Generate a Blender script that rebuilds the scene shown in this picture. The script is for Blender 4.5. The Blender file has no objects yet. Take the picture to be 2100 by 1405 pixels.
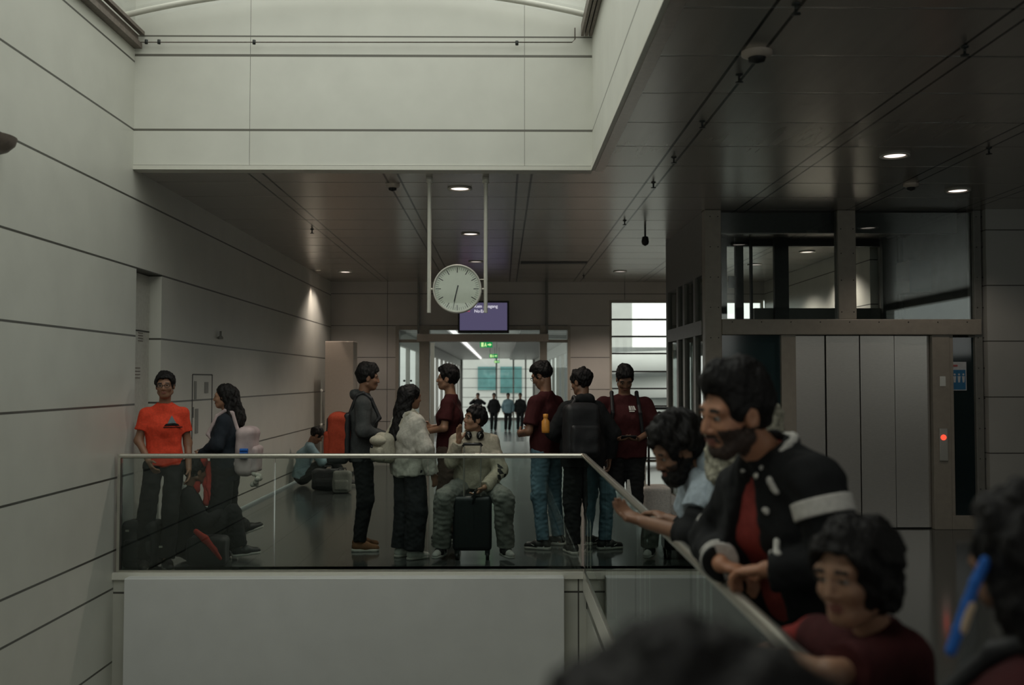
import bpy, math, random, time
import numpy as np
from mathutils import Vector, Matrix
random.seed(7)
T0 = time.time()
S = bpy.context.scene
C = S.collection
PI = math.pi
# ------------------------------------------------------------------ camera, world, exposure
F = 2040.0            # focal length in pixels of the 2100 px wide frame
EYE = 1.61
YAW = math.atan(20.0/F)      # to the right of +Y
PITCH = math.atan(75.5/F)    # upward
cam_d = bpy.data.cameras.new('camera')
cam = bpy.data.objects.new('camera', cam_d); C.objects.link(cam)
cam_d.sensor_fit = 'HORIZONTAL'; cam_d.sensor_width = 36.0; cam_d.lens = F*36.0/2100.0
cam.location = (0, 0, EYE)
cam.rotation_euler = (PI/2+PITCH, 0, -YAW)
cam_d.clip_start = 0.05; cam_d.clip_end = 400
cam_d.dof.use_dof = True; cam_d.dof.focus_distance = 9.6; cam_d.dof.aperture_fstop = 2.0
S.camera = cam
S.view_settings.view_transform = 'Standard'; S.view_settings.look = 'None'
S.view_settings.gamma = 1.0; S.view_settings.use_curve_mapping = False
S.view_settings.exposure = 0.22
S.cycles.use_denoising = True
S.cycles.max_bounces = 10; S.cycles.diffuse_bounces = 6; S.cycles.glossy_bounces = 5
S.cycles.transparent_max_bounces = 24; S.cycles.transmission_bounces = 4
S.cycles.caustics_reflective = False; S.cycles.caustics_refractive = False
S.cycles.sample_clamp_indirect = 6.0

world = bpy.data.worlds.new('overcast'); S.world = world; world.use_nodes = True
wn = world.node_tree; wn.nodes.clear()
wo = wn.nodes.new('ShaderNodeOutputWorld'); wb = wn.nodes.new('ShaderNodeBackground')
wtc = wn.nodes.new('ShaderNodeTexCoord'); wno = wn.nodes.new('ShaderNodeTexNoise'); wr = wn.nodes.new('ShaderNodeValToRGB')
wno.inputs['Scale'].default_value = 2.0; wno.inputs['Detail'].default_value = 4
wr.color_ramp.elements[0].color = (.78, .83, .80, 1); wr.color_ramp.elements[0].position = .3
wr.color_ramp.elements[1].color = (.98, .97, .88, 1); wr.color_ramp.elements[1].position = .7
wn.links.new(wtc.outputs['Generated'], wno.inputs['Vector']); wn.links.new(wno.outputs['Fac'], wr.inputs['Fac'])
wn.links.new(wr.outputs['Color'], wb.inputs['Color']); wn.links.new(wb.outputs[0], wo.inputs[0])
wb.inputs['Strength'].default_value = 1.42

def portal(name, loc, rot, sx, sy):
    l = bpy.data.lights.new(name, 'AREA'); l.shape = 'RECTANGLE'; l.size = sx; l.size_y = sy
    l.cycles.is_portal = True
    o = bpy.data.objects.new(name, l); C.objects.link(o); o.location = loc; o.rotation_euler = rot
    return o
XL, XS, YS0, YS1 = -3.22, 0.79, 1.0, 8.65      # left wall, skylight right edge, near and far edges
ZC = 3.445                                     # ceiling
YB = 18.7                                      # far wall
portal('daylight_portal_skylight', ((XL+XS)/2, (YS0+YS1)/2, 5.2), (0, 0, 0), XS-XL, YS1-YS0)
portal('daylight_portal_window', (3.5, YB+.2, 1.5), (-PI/2, 0, 0), 3.0, 3.2)

# camera mapping used only to read positions off the photograph
_cp, _sp, _cy, _sy = math.cos(PITCH), math.sin(PITCH), math.cos(YAW), math.sin(YAW)
_f = Vector((_sy*_cp, _cy*_cp, _sp)); _r = Vector((_cy, -_sy, 0)); _u = _r.cross(_f)
def W(px, py, Y):
    d = _f + _r*((px-1050)/F) + _u*((702.5-py)/F)
    return Vector((0, 0, EYE)) + d*(Y/d.y)
def WX(px, py, X):
    d = _f + _r*((px-1050)/F) + _u*((702.5-py)/F)
    return Vector((0, 0, EYE)) + d*(X/d.x)
def WZ(px, py, Z):
    d = _f + _r*((px-1050)/F) + _u*((702.5-py)/F)
    return Vector((0, 0, EYE)) + d*((Z-EYE)/d.z)

# ------------------------------------------------------------------ materials
def srgb(r, g, b):
    f = lambda c: (c/12.92 if c <= .04045 else ((c+.055)/1.055)**2.4)
    return (f(r/255), f(g/255), f(b/255), 1)
MATS = {}
def new_mat(name):
    m = bpy.data.materials.new(name); m.use_nodes = True; m.node_tree.nodes.clear()
    nt = m.node_tree; out = nt.nodes.new('ShaderNodeOutputMaterial'); MATS[name] = m
    return m, nt, out
def math_n(nt, op, a, b=None, c=None):
    n = nt.nodes.new('ShaderNodeMath'); n.operation = op
    for i, v in enumerate((a, b, c)):
        if v is None: continue
        if isinstance(v, (int, float)): n.inputs[i].default_value = v
        else: nt.links.new(v, n.inputs[i])
    return n.outputs[0]
def pbr(name, col, rough=.6, metal=0., spec=.5, var=.08, nscale=30., bump=0., bscale=None, emis=None, estr=0., col2=None, stretch=None, sheen=0., coat=0.):
    m, nt, out = new_mat(name)
    b = nt.nodes.new('ShaderNodeBsdfPrincipled'); nt.links.new(b.outputs[0], out.inputs[0])
    tc = nt.nodes.new('ShaderNodeTexCoord'); mp = nt.nodes.new('ShaderNodeMapping')
    nt.links.new(tc.outputs['Object'], mp.inputs[0])
    if stretch: mp.inputs['Scale'].default_value = stretch
    no = nt.nodes.new('ShaderNodeTexNoise'); no.inputs['Scale'].default_value = nscale; no.inputs['Detail'].default_value = 3
    nt.links.new(mp.outputs[0], no.inputs['Vector'])
    rp = nt.nodes.new('ShaderNodeValToRGB'); rp.color_ramp.elements[0].position = .3; rp.color_ramp.elements[1].position = .7
    c1 = tuple(max(0, c*(1-var)) for c in col[:3])+(1,); c2 = col2 or tuple(min(1, c*(1+var)) for c in col[:3])+(1,)
    rp.color_ramp.elements[0].color = c1; rp.color_ramp.elements[1].color = c2
    nt.links.new(no.outputs['Fac'], rp.inputs['Fac']); nt.links.new(rp.outputs[0], b.inputs['Base Color'])
    b.inputs['Roughness'].default_value = rough; b.inputs['Metallic'].default_value = metal
    b.inputs['Specular IOR Level'].default_value = spec
    if sheen: b.inputs['Sheen Weight'].default_value = sheen
    if coat: b.inputs['Coat Weight'].default_value = coat
    if bump:
        bn = nt.nodes.new('ShaderNodeBump'); bn.inputs['Strength'].default_value = bump; bn.inputs['Distance'].default_value = .01
        n2 = nt.nodes.new('ShaderNodeTexNoise'); n2.inputs['Scale'].default_value = bscale or nscale; n2.inputs['Detail'].default_value = 4
        nt.links.new(mp.outputs[0], n2.inputs['Vector']); nt.links.new(n2.outputs['Fac'], bn.inputs['Height']); nt.links.new(bn.outputs[0], b.inputs['Normal'])
    if emis:
        b.inputs['Emission Color'].default_value = emis; b.inputs['Emission Strength'].default_value = estr
    return m
def grooved(name, col, specs, rough=.45, metal=0., spec=.5, groove=(.03, .03, .028, 1), var=.04, nscale=3., rvar=.05, brush=None):
    """specs: list of (axis, kind, args): 'per' (period, offset, width), 'pair' (period, offset, half gap, width), 'at' (position, width)"""
    m, nt, out = new_mat(name)
    b = nt.nodes.new('ShaderNodeBsdfPrincipled'); nt.links.new(b.outputs[0], out.inputs[0])
    g = nt.nodes.new('ShaderNodeNewGeometry'); sx = nt.nodes.new('ShaderNodeSeparateXYZ'); nt.links.new(g.outputs['Position'], sx.inputs[0])
    mask = None
    for ax, kind, a in specs:
        v = sx.outputs[ax]
        if kind == 'per':
            p = math_n(nt, 'PINGPONG', math_n(nt, 'SUBTRACT', v, a[1]), a[0]/2); k = math_n(nt, 'LESS_THAN', p, a[2]/2)
        elif kind == 'pair':
            p = math_n(nt, 'PINGPONG', math_n(nt, 'SUBTRACT', v, a[1]), a[0]/2)
            k = math_n(nt, 'LESS_THAN', math_n(nt, 'ABSOLUTE', math_n(nt, 'SUBTRACT', p, a[2])), a[3]/2)
        else:
            k = math_n(nt, 'LESS_THAN', math_n(nt, 'ABSOLUTE', math_n(nt, 'SUBTRACT', v, a[0])), a[1]/2)
        mask = k if mask is None else math_n(nt, 'MAXIMUM', mask, k)
    no = nt.nodes.new('ShaderNodeTexNoise'); no.inputs['Scale'].default_value = nscale; no.inputs['Detail'].default_value = 5
    mp = nt.nodes.new('ShaderNodeMapping'); nt.links.new(g.outputs['Position'], mp.inputs[0]); nt.links.new(mp.outputs[0], no.inputs['Vector'])
    if brush: mp.inputs['Scale'].default_value = brush
    rp = nt.nodes.new('ShaderNodeValToRGB'); rp.color_ramp.elements[0].position = .3; rp.color_ramp.elements[1].position = .7
    rp.color_ramp.elements[0].color = tuple(c*(1-var) for c in col[:3])+(1,); rp.color_ramp.elements[1].color = tuple(min(1, c*(1+var)) for c in col[:3])+(1,)
    nt.links.new(no.outputs['Fac'], rp.inputs['Fac'])
    mx = nt.nodes.new('ShaderNodeMix'); mx.data_type = 'RGBA'
    nt.links.new(rp.outputs[0], mx.inputs[6]); mx.inputs[7].default_value = groove
    if mask is not None: nt.links.new(mask, mx.inputs[0])
    else: mx.inputs[0].default_value = 0
    nt.links.new(mx.outputs[2], b.inputs['Base Color'])
    nt.links.new(math_n(nt, 'MULTIPLY_ADD', no.outputs['Fac'], rvar, rough-rvar/2), b.inputs['Roughness'])
    if mask is not None:
        nt.links.new(math_n(nt, 'MULTIPLY', math_n(nt, 'SUBTRACT', 1, mask), metal), b.inputs['Metallic'])
    b.inputs['Specular IOR Level'].default_value = spec
    return m
def glass_mat(name, tint=(.89, .945, .925, 1), ior=1.53):
    m, nt, out = new_mat(name)
    t = nt.nodes.new('ShaderNodeBsdfTransparent'); t.inputs[0].default_value = tint
    g = nt.nodes.new('ShaderNodeBsdfGlossy'); g.inputs['Roughness'].default_value = .0; g.inputs[0].default_value = (.95, 1, .98, 1)
    fr = nt.nodes.new('ShaderNodeFresnel'); fr.inputs[0].default_value = ior
    mx = nt.nodes.new('ShaderNodeMixShader'); nt.links.new(fr.outputs[0], mx.inputs[0]); nt.links.new(t.outputs[0], mx.inputs[1]); nt.links.new(g.outputs[0], mx.inputs[2])
    nt.links.new(mx.outputs[0], out.inputs[0])
    return m
def emit(name, col, s):
    m, nt, out = new_mat(name)
    e = nt.nodes.new('ShaderNodeEmission'); e.inputs[0].default_value = col; e.inputs[1].default_value = s; nt.links.new(e.outputs[0], out.inputs[0])
    return m
GV = (.075, .073, .062, 1)  # joint colour: dark gasket, with the recess shade painted in
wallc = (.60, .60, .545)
M_wall = grooved('painted_wall_panels', wallc, [(2, 'per', (.6, .19, .017))], rough=.38, spec=.5, groove=GV)
M_walllow = grooved('painted_wall_panels_low', wallc, [(2, 'per', (.6, -.12, .017))], rough=.38, groove=GV)
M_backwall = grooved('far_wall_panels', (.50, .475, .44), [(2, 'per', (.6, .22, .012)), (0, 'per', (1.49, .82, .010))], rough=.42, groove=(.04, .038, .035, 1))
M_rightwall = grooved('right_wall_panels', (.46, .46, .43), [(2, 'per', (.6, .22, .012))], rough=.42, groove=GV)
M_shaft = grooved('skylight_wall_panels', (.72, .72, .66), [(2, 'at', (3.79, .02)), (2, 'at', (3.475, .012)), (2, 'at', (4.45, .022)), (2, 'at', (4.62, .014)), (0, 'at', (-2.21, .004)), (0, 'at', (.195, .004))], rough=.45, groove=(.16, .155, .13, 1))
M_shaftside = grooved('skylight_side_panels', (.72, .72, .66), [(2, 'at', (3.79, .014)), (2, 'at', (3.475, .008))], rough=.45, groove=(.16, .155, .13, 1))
M_ceil = grooved('metal_ceiling_planks', (.56, .525, .49), [(0, 'pair', (1.2, .2, .063, .020))], rough=.26, metal=.6, groove=(.006, .006, .006, 1), nscale=2., brush=(6, .6, 1))
# fine seam between planks: a slim rounded lip that catches light
def add_seam(mat):
    nt = mat.node_tree; b = [n for n in nt.nodes if n.type == 'BSDF_PRINCIPLED'][0]
    g = nt.nodes.new('ShaderNodeNewGeometry'); sx = nt.nodes.new('ShaderNodeSeparateXYZ'); nt.links.new(g.outputs['Position'], sx.inputs[0])
    p = math_n(nt, 'PINGPONG', math_n(nt, 'SUBTRACT', sx.outputs[1], .46), .365)
    h = math_n(nt, 'SMOOTH_MIN', p, .012, .006)
    bn = nt.nodes.new('ShaderNodeBump'); bn.inputs['Strength'].default_value = 1.; bn.inputs['Distance'].default_value = .35
    nt.links.new(h, bn.inputs['Height']); nt.links.new(bn.outputs[0], b.inputs['Normal'])
add_seam(M_ceil)
M_floor = grooved('dark_polished_floor', (.07, .078, .075), [(1, 'per', (.6, .1, .004)), (0, 'per', (.6, .1, .004))], rough=.13, spec=.62, groove=(.02, .022, .022, 1), var=.35, nscale=60., rvar=.10)
M_corrfloor = grooved('pale_corridor_floor', (.16, .165, .165), [(1, 'per', (1.2, .1, .01))], rough=.16, groove=(.05, .05, .05, 1), var=.2, nscale=40.)
M_lowfloor = pbr('lower_level_floor', (.24, .24, .22), .35, var=.1, nscale=8)
M_white = pbr('white_enamel', (.72, .71, .64), .35, var=.02)
M_steel = pbr('brushed_steel', (.62, .60, .54), .32, metal=.9, var=.05, nscale=40, stretch=(1, 1, 20))
M_rail = pbr('satin_handrail_steel', (.66, .64, .57), .28, metal=.85, var=.03)
M_liftdoor = pbr('brushed_lift_door_steel', (.56, .54, .50), .30, metal=.85, var=.06, nscale=25, stretch=(1, 1, 12), bump=.03, bscale=120)
M_frame = pbr('beige_steel_frame', (.34, .31, .26), .42, var=.06, nscale=15)
M_framedark = pbr('grey_steel_frame', (.20, .20, .18), .45, var=.06, nscale=15)
M_black = pbr('matt_black', (.012, .013, .013), .5, var=.2)
M_dark = pbr('dark_machine_steel', (.022, .026, .025), .45, var=.2)
M_glass = glass_mat('clear_green_glass')
M_glass2 = glass_mat('shaft_glass', (.93, .96, .95, 1))
M_skyglass = glass_mat('roof_glass', (.93, .94, .92, 1), 1.3)
M_darkglass = pbr('dark_back_painted_glass', (.008, .02, .022), .06, var=.1)
M_tealglass = pbr('teal_back_painted_glass', (.02, .045, .05), .08, var=.15, nscale=4)
M_locker = pbr('beige_locker_paint', (.56, .49, .42), .4, var=.03)
M_plate = pbr('parapet_board_white', (.70, .71, .70), .42, var=.03, nscale=4)
M_rust = pbr('brown_track_metal', (.16, .13, .11), .5, var=.2)
M_lamp = emit('warm_lamp_glow', (1, .84, .74, 1), 1.5)
M_lampdim = emit('dim_lamp_glow', (1, .88, .8, 1), .55)
M_screen = emit('screen_violet', srgb(84, 79, 106), .78)
M_stext = emit('screen_white_text', (.62, .60, .68, 1), 1.0)
M_sred = emit('screen_red_mark', srgb(150, 70, 90), 1.0)
M_green = emit('exit_sign_green', srgb(20, 130, 70), 1.0)
M_gwhite = emit('exit_sign_white', srgb(190, 225, 150), 1.0)
M_red = emit('red_lift_indicator', (1, .06, .03, 1), 1.6)
M_ext = pbr('white_exterior_facade', (.56, .58, .575), .6, var=.04, nscale=1.)
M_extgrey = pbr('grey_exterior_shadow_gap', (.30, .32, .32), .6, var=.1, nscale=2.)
M_teal = pbr('teal_exterior_glazing', (.10, .25, .26), .2, var=.25, nscale=1.2)
M_ground = pbr('outside_concrete', (.45, .45, .43), .8, var=.1, nscale=.5)

# ------------------------------------------------------------------ plain mesh helpers
class MB:
    def __init__(s): s.v = []; s.f = []; s.m = []; s.sm = []
    def add(s, vs, fs, mi=0, smooth=False):
        o = len(s.v); s.v += [tuple(v) for v in vs]; s.f += [tuple(i+o for i in f) for f in fs]
        s.m += [mi]*len(fs); s.sm += [smooth]*len(fs); return s
    def box(s, x0, x1, y0, y1, z0, z1, mi=0):
        vs = [(x, y, z) for x in (x0, x1) for y in (y0, y1) for z in (z0, z1)]
        return s.add(vs, [(0, 1, 3, 2), (4, 6, 7, 5), (0, 4, 5, 1), (2, 3, 7, 6), (0, 2, 6, 4), (1, 5, 7, 3)], mi)
    def tube(s, pts, r, n=12, mi=0, cap=True, rs=None):
        pts = [Vector(p) for p in pts]; rings = []
        for i, p in enumerate(pts):
            t = (pts[min(i+1, len(pts)-1)]-pts[max(i-1, 0)]).normalized()
            a = t.cross(Vector((0, 0, 1))) if abs(t.z) < .95 else t.cross(Vector((1, 0, 0)))
            a.normalize(); b = t.cross(a); rr = rs[i] if rs else r
            rings.append([p + a*math.cos(2*PI*k/n)*rr + b*math.sin(2*PI*k/n)*rr for k in range(n)])
        vs = [v for R in rings for v in R]; fs = []
        for i in range(len(pts)-1):
            for k in range(n):
                fs.append((i*n+k, i*n+(k+1) % n, (i+1)*n+(k+1) % n, (i+1)*n+k))
        s.add(vs, fs, mi, True)
        if cap:
            s.add(rings[0], [tuple(range(n))[::-1]], mi); s.add(rings[-1], [tuple(range(n))], mi)
        return s
    def lathe(s, c, prof, n=28, mi=0, axis='z'):
        vs = []; fs = []
        for (r, h) in prof:
            for k in range(n):
                a = 2*PI*k/n; x, y = r*math.cos(a), r*math.sin(a)
                vs.append((c[0]+x, c[1]+y, c[2]+h) if axis == 'z' else (c[0]+x, c[1]+h, c[2]+y) if axis == 'y' else (c[0]+h, c[1]+x, c[2]+y))
        for i in range(len(prof)-1):
            for k in range(n): fs.append((i*n+k, i*n+(k+1) % n, (i+1)*n+(k+1) % n, (i+1)*n+k))
        return s.add(vs, fs, mi, True)
    def prism(s, poly, h0, h1, axis='z', mi=0):
        n = len(poly)
        def P(a, b, h): return (a, b, h) if axis == 'z' else (a, h, b) if axis == 'y' else (h, a, b)
        vs = [P(a, b, h0) for a, b in poly]+[P(a, b, h1) for a, b in poly]
        return s.add(vs, [tuple(range(n))[::-1], tuple(range(n, 2*n))]+[(i, (i+1) % n, n+(i+1) % n, n+i) for i in range(n)], mi)
    def build(s, name, mat, parent=None, bevel=0, off=(0, 0, 0)):
        me = bpy.data.meshes.new(name)
        vs = [(v[0]-off[0], v[1]-off[1], v[2]-off[2]) for v in s.v]
        me.from_pydata(vs, [], s.f)
        for m in (mat if isinstance(mat, (list, tuple)) else [mat]): me.materials.append(m)
        me.polygons.foreach_set('material_index', s.m); me.polygons.foreach_set('use_smooth', s.sm)
        me.update()
        o = bpy.data.objects.new(name, me); C.objects.link(o)
        if parent: o.parent = parent
        if bevel:
            b = o.modifiers.new('bevel', 'BEVEL'); b.width = bevel; b.segments = 2; b.limit_method = 'ANGLE'
        return o
def thing(name, label, cat, loc=(0, 0, 0), rz=0, group=None):
    o = bpy.data.objects.new(name, None); C.objects.link(o); o.empty_display_size = .1
    o.location = loc; o.rotation_euler = (0, 0, rz); o['label'] = label; o['category'] = cat
    if group: o['group'] = group
    return o
def tag(o, label, cat, group=None):
    o['label'] = label; o['category'] = cat
    if group: o['group'] = group
    return o
def struct(name, mb, mat, **k):
    o = mb.build(name, mat, **k); o['kind'] = 'structure'; return o
def copy_tree(o, parent=None):
    c = o.copy(); C.objects.link(c)
    if parent: c.parent = parent
    for ch in list(o.children): copy_tree(ch, c)
    return c
def text_part(body, size, mat, parent, loc, rot=(PI/2, 0, 0), name='lettering', align='LEFT'):
    cu = bpy.data.curves.new(name, 'FONT'); cu.body = body; cu.size = size; cu.extrude = .0008; cu.align_x = align; cu.offset = size*.012
    t = bpy.data.objects.new(name+'_tmp', cu); C.objects.link(t)
    dg = bpy.context.evaluated_depsgraph_get(); me = bpy.data.meshes.new_from_object(t.evaluated_get(dg))
    bpy.data.objects.remove(t); me.materials.clear(); me.materials.append(mat)
    o = bpy.data.objects.new(name, me); C.objects.link(o); o.parent = parent; o.location = loc; o.rotation_euler = rot
    return o

# ------------------------------------------------------------------ the setting
XR = 9.5; YN = -4.0; RX = 0.70; YF = 8.34       # right wall, rear wall, right and far edges of the floor opening
XW = 4.95                                       # side wall beyond the lift
fl = MB()
fl.box(RX+.004, XR, YN, YB, -.3, 0); fl.box(XL-.15, RX+.004, YF+.004, YB, -.3, 0); fl.box(XL, RX+.004, YN, YS0, -.3, 0)
struct('floor', fl, M_floor)
ce = MB(); ce.box(XS+.02, XR, YN, YB, ZC, ZC+.3); ce.box(XL-.15, XS+.02, YS1+.02, YB, ZC, ZC+.3); ce.box(XL, XS+.02, YN, YS0-.02, ZC, ZC+.3)
struct('ceiling', ce, M_ceil)
# left wall with its shallow door niche (Y 8.76-9.41, up to the joint at 2.59)
nY0, nY1, nD = 8.76, 9.41, .12
wl = MB(); t = .3
wl.box(XL-t, XL, YN, nY0, .035, 5.4); wl.box(XL-t, XL, nY1, YB, .035, ZC+.1); wl.box(XL-t, XL, nY0, nY1, 2.59, ZC+.1)
wl.box(XL-t, XL-nD, nY0, nY1, .0, 2.59)
struct('wall_left', wl, M_wall)
struct('wall_left_lower', MB().box(XL-t, XL, YN, YF+.5, -4.6, .035), M_walllow)
struct('wall_right', MB().box(XR, XR+.2, YN, 10.6, -.3, 2.1).box(XR, XR+.2, YN, 10.6, 3.3, ZC+.3).box(XR, XR+.2, YN, -3.0, 2.1, 3.3).box(XR, XR+.2, 1.5, 10.6, 2.1, 3.3), M_rightwall)  # unseen wall; high opening added to let fill daylight in
portal('daylight_portal_right', (XR+.1, -.75, 2.7), (0, PI/2, 0), 1.2, 4.5)
struct('wall_rear', MB().box(XL-t, XR+.2, YN-.2, YN, -4.6, 2.1).box(XL-t, XR+.2, YN-.2, YN, 3.3, 5.2).box(XL-t, -3.0, YN-.2, YN, 2.1, 3.3).box(6., XR+.2, YN-.2, YN, 2.1, 3.3), pbr('dark_rear_wall', (.20, .20, .19), .6))  # unseen: opening added for fill daylight, dark colour set to darken lift doors
portal('daylight_portal_rear', (1.5, YN-.1, 2.7), (PI/2, 0, 0), 9.0, 1.2)
# wall flush with the lift front, right of it, and side wall beyond the lift
struct('wall_lift', MB().box(5.21, XR, 10.62, 10.82, 0, ZC), M_rightwall)
struct('wall_shaft_right', MB().box(5.20, 5.30, 10.82, YB, 0, ZC), pbr('bare_dark_concrete', (.045, .048, .046), .8, var=.2, nscale=6))
struct('wall_lobby_right', MB().box(XW, XW+.15, 13.3, YB, 0, ZC), grooved('lobby_side_panels', (.80, .80, .74), [(2, 'per', (.6, .22, .014))], rough=.35, groove=GV))
# far wall with door opening and window opening
dx0, dx1 = W(815, 700, YB).x, W(1168, 700, YB).x; dz = W(1000, 668, YB).z
wx0, wx1 = W(1250, 700, YB).x, XW; wz1 = W(1300, 615, YB).z; wz0 = .05
bw = MB(); b1 = YB+.25
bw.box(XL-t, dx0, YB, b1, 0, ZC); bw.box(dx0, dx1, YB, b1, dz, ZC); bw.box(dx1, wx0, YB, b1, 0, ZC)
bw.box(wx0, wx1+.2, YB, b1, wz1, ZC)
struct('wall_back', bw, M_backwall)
# shaft walls of the skylight
sw = MB().box(XL, XS+.2, YS1, YS1+.15, ZC+.305, 5.3).box(XL, XS, YS1, YS1+.018, ZC, ZC+.305); struct('wall_skylight_back', sw, M_shaft)
struct('wall_skylight_right', MB().box(XS, XS+.15, YS0, YS1, ZC+.305, 5.0).box(XS, XS+.018, YS0, YS1, ZC, ZC+.305), M_shaftside)
struct('wall_skylight_near', MB().box(XL, XS+.15, YS0-.15, YS0, ZC+.305, 5.3).box(XL, XS, YS0-.018, YS0, ZC, ZC+.305), M_shaftside)
struct('trim_1', MB().box(XL, XS, YS1-.012, YS1+.14, ZC-.006, ZC+.03), M_white)
struct('trim_2', MB().box(XS-.012, XS+.02, YS0, YS1, ZC-.006, ZC+.05), M_white)
struct('trim_3', MB().box(XS+.02, XS+.10, YS0, YS1, ZC-.012, ZC), pbr('brown_trim_metal', (.50, .45, .41), .3, metal=.7))
# lower level
struct('floor_lower', MB().box(XL, RX, YN, YF, -4.7, -4.5), M_lowfloor)
lw = MB().box(XL, RX, YF-.004, YF+.3, -4.5, -.0); struct('wall_lower_back', lw, grooved('slab_edge_panels', (.56, .56, .50), [(2, 'at', (-.156, .016)), (2, 'at', (-2.0, .016)), (0, 'at', (.634, .012))], rough=.42, groove=GV))
struct('wall_lower_right', MB().box(RX, RX+.3, YN, YF+.3, -4.5, -.3), M_walllow)
struct('trim_4', MB().box(XL, RX, YF-.03, YF, -.045, .012), M_white)
struct('trim_5', MB().box(RX-.03, RX, YS0, YF-.03, -.15, .0), M_white)
tr = MB()
for k in range(3): tr.box(RX+.0+.022*k, RX+.010+.022*k, YS0, YF, .0, .006)
struct('trim_6', tr, M_black)
# broad board mounted before the slab edge
bd = MB().box(W(255, 1200, 8.2).x, W(1157, 1200, 8.2).x, 8.19, YF-.031, -4.4, -.012)
tag(bd.build('parapet_board', M_plate, bevel=.006), 'broad plain grey-white board under the front glass balustrade', 'board')

# corridor beyond the door: level to 25.8, ramp down to 46, level to 60
cz = ZC-.66; cx0, cx1 = -2.5, 1.95; ybr = 25.8; yr = 46.; yend = 60.; zr = EYE-2.42
cf = MB(); prof = [(YB+.25, 0), (ybr, 0), (yr, zr), (yend, zr)]
for (a, za), (b_, zb) in zip(prof, prof[1:]):
    cf.add([(cx0, a, za), (cx1, a, za), (cx1, b_, zb), (cx0, b_, zb), (cx0, a, za-.3), (cx1, a, za-.3), (cx1, b_, zb-.3), (cx0, b_, zb-.3)],
           [(0, 1, 2, 3), (7, 6, 5, 4), (0, 4, 5, 1), (3, 2, 6, 7)])
cf.box(dx0, dx1, YB, YB+.25, -.3, 0)
struct('floor_corridor', cf, M_corrfloor)
sx0, sx1 = -1.34, .45
cc = MB().box(cx0-.1, sx0, YB+.25, yend, cz, cz+.2).box(sx1, cx1+.1, YB+.25, yend, cz, cz+.2)
struct('ceiling_corridor', cc, grooved('corridor_ceiling_slats', (.10, .105, .10), [(1, 'per', (1.0, 0, .25))], rough=.4, metal=.3, groove=(.3, .3, .29, 1)))
struct('ceiling_corridor_raft', MB().box(sx0, sx1, YB+.25, yend, cz+.1, cz+.3), pbr('corridor_raft_white', (.62, .62, .60), .4))
for s, x in (('left', cx0), ('right', cx1)):
    w_ = MB(); x1 = x-.1 if x < 0 else x+.1
    w_.box(min(x, x1), max(x, x1), YB+.25, yend, -1.2, .25); w_.box(min(x, x1), max(x, x1), YB+.25, yend, cz-.35, cz+.2)
    w_.box(min(x, x1), max(x, x1), YB+.25, 24, .25, cz-.35)
    for k in range(12): w_.box(min(x, x1), max(x, x1), 26.8+3*k, 27.0+3*k, .25, cz-.35)
    struct('wall_corridor_'+s, w_, M_framedark)
la = MB().box(sx0+.02, sx0+.12, YB+.6, yend-1, cz+.04, cz+.095)
tag(la.build('corridor_light', emit('corridor_strip_glow', (1, .98, .95, 1), 1.1)), 'long white light strip along the corridor ceiling', 'ceiling light')
# window at the end of the corridor
def glazed(n, x0, x1, y, z0, z1, vx, hz, mat=M_framedark, fw=.06, pane=M_skyglass):
    r = bpy.data.objects.new('window_%d' % n, None); C.objects.link(r); r['kind'] = 'structure'
    f = MB(); f.box(x0, x0+fw, y-.04, y+.04, z0, z1); f.box(x1-fw, x1, y-.04, y+.04, z0, z1); f.box(x0+fw, x1-fw, y-.04, y+.04, z1-fw, z1); f.box(x0+fw, x1-fw, y-.04, y+.04, z0, z0+fw)
    f.build('window_frame', mat, r)
    for v in vx: MB().box(v-fw*.4, v+fw*.4, y-.035, y+.035, z0+fw, z1-fw).build('mullion', mat, r)
    for h in hz: MB().box(x0+fw, x1-fw, y-.10, y+.03, h-.014, h+.014).build('louvre', M_black, r)
    MB().box(x0+fw, x1-fw, y+.045, y+.053, z0+fw, z1-fw).build('glass_pane', pane, r)
    return r
glazed(1, cx0, cx1, yend, zr, cz+.2, [W(1018, 800, yend).x, W(1053, 800, yend).x, W(1078, 800, yend).x], [W(1000, y, yend).z for y in (757, 776, 795, 815, 835)], fw=.12)
lou = [W(1300, y, YB).z for y in (655, 690, 725, 762, 797, 833)]
while lou[-1] > .4: lou.append(lou[-1]-.325)
glazed(2, wx0, wx1, YB+.1, wz0, wz1, [wx0+1.55], lou, M_frame, .05)

# outside: white buildings seen through the windows
gr = MB().box(-60, 80, 19.2, 160, -6.2, -6.0); struct('ground_outside', gr, M_ground)
def wavy(name, label, x0, x1, y, z0, z1, n, mats, amp, ph):
    t_ = thing(name, label, 'building', (0, 0, 0))
    hs = (z1-z0)/n
    for k in range(n):
        mb = MB(); N = 60; top = []; bot = []
        for i in range(N+1):
            x = x0+(x1-x0)*i/N; d = amp*math.sin(.42*x+ph+.9*k)+.5*amp*math.sin(.9*x+1.7*k)
            zz = z0+hs*k + .28*hs*math.sin(.22*x+.5*k+ph)
            top.append((x, y+d*.4, zz+hs*.92)); bot.append((x, y+d-.7, zz))
        vs = bot+top+[(v[0], v[1]+1.2, v[2]) for v in top]+[(v[0], v[1]+1.9, v[2]) for v in bot]
        M_ = N+1; fs = []
        for i in range(N):
            for q in range(4):
                a = q*M_+i; b2 = ((q+1) % 4)*M_+i
                fs.append((a, a+1, b2+1, b2))
        fs += [(0, M_, 2*M_, 3*M_), (N, N+3*M_, N+2*M_, N+M_)]
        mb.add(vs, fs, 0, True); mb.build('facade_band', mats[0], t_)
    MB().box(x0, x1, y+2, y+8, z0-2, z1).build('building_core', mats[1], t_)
    return t_
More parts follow.
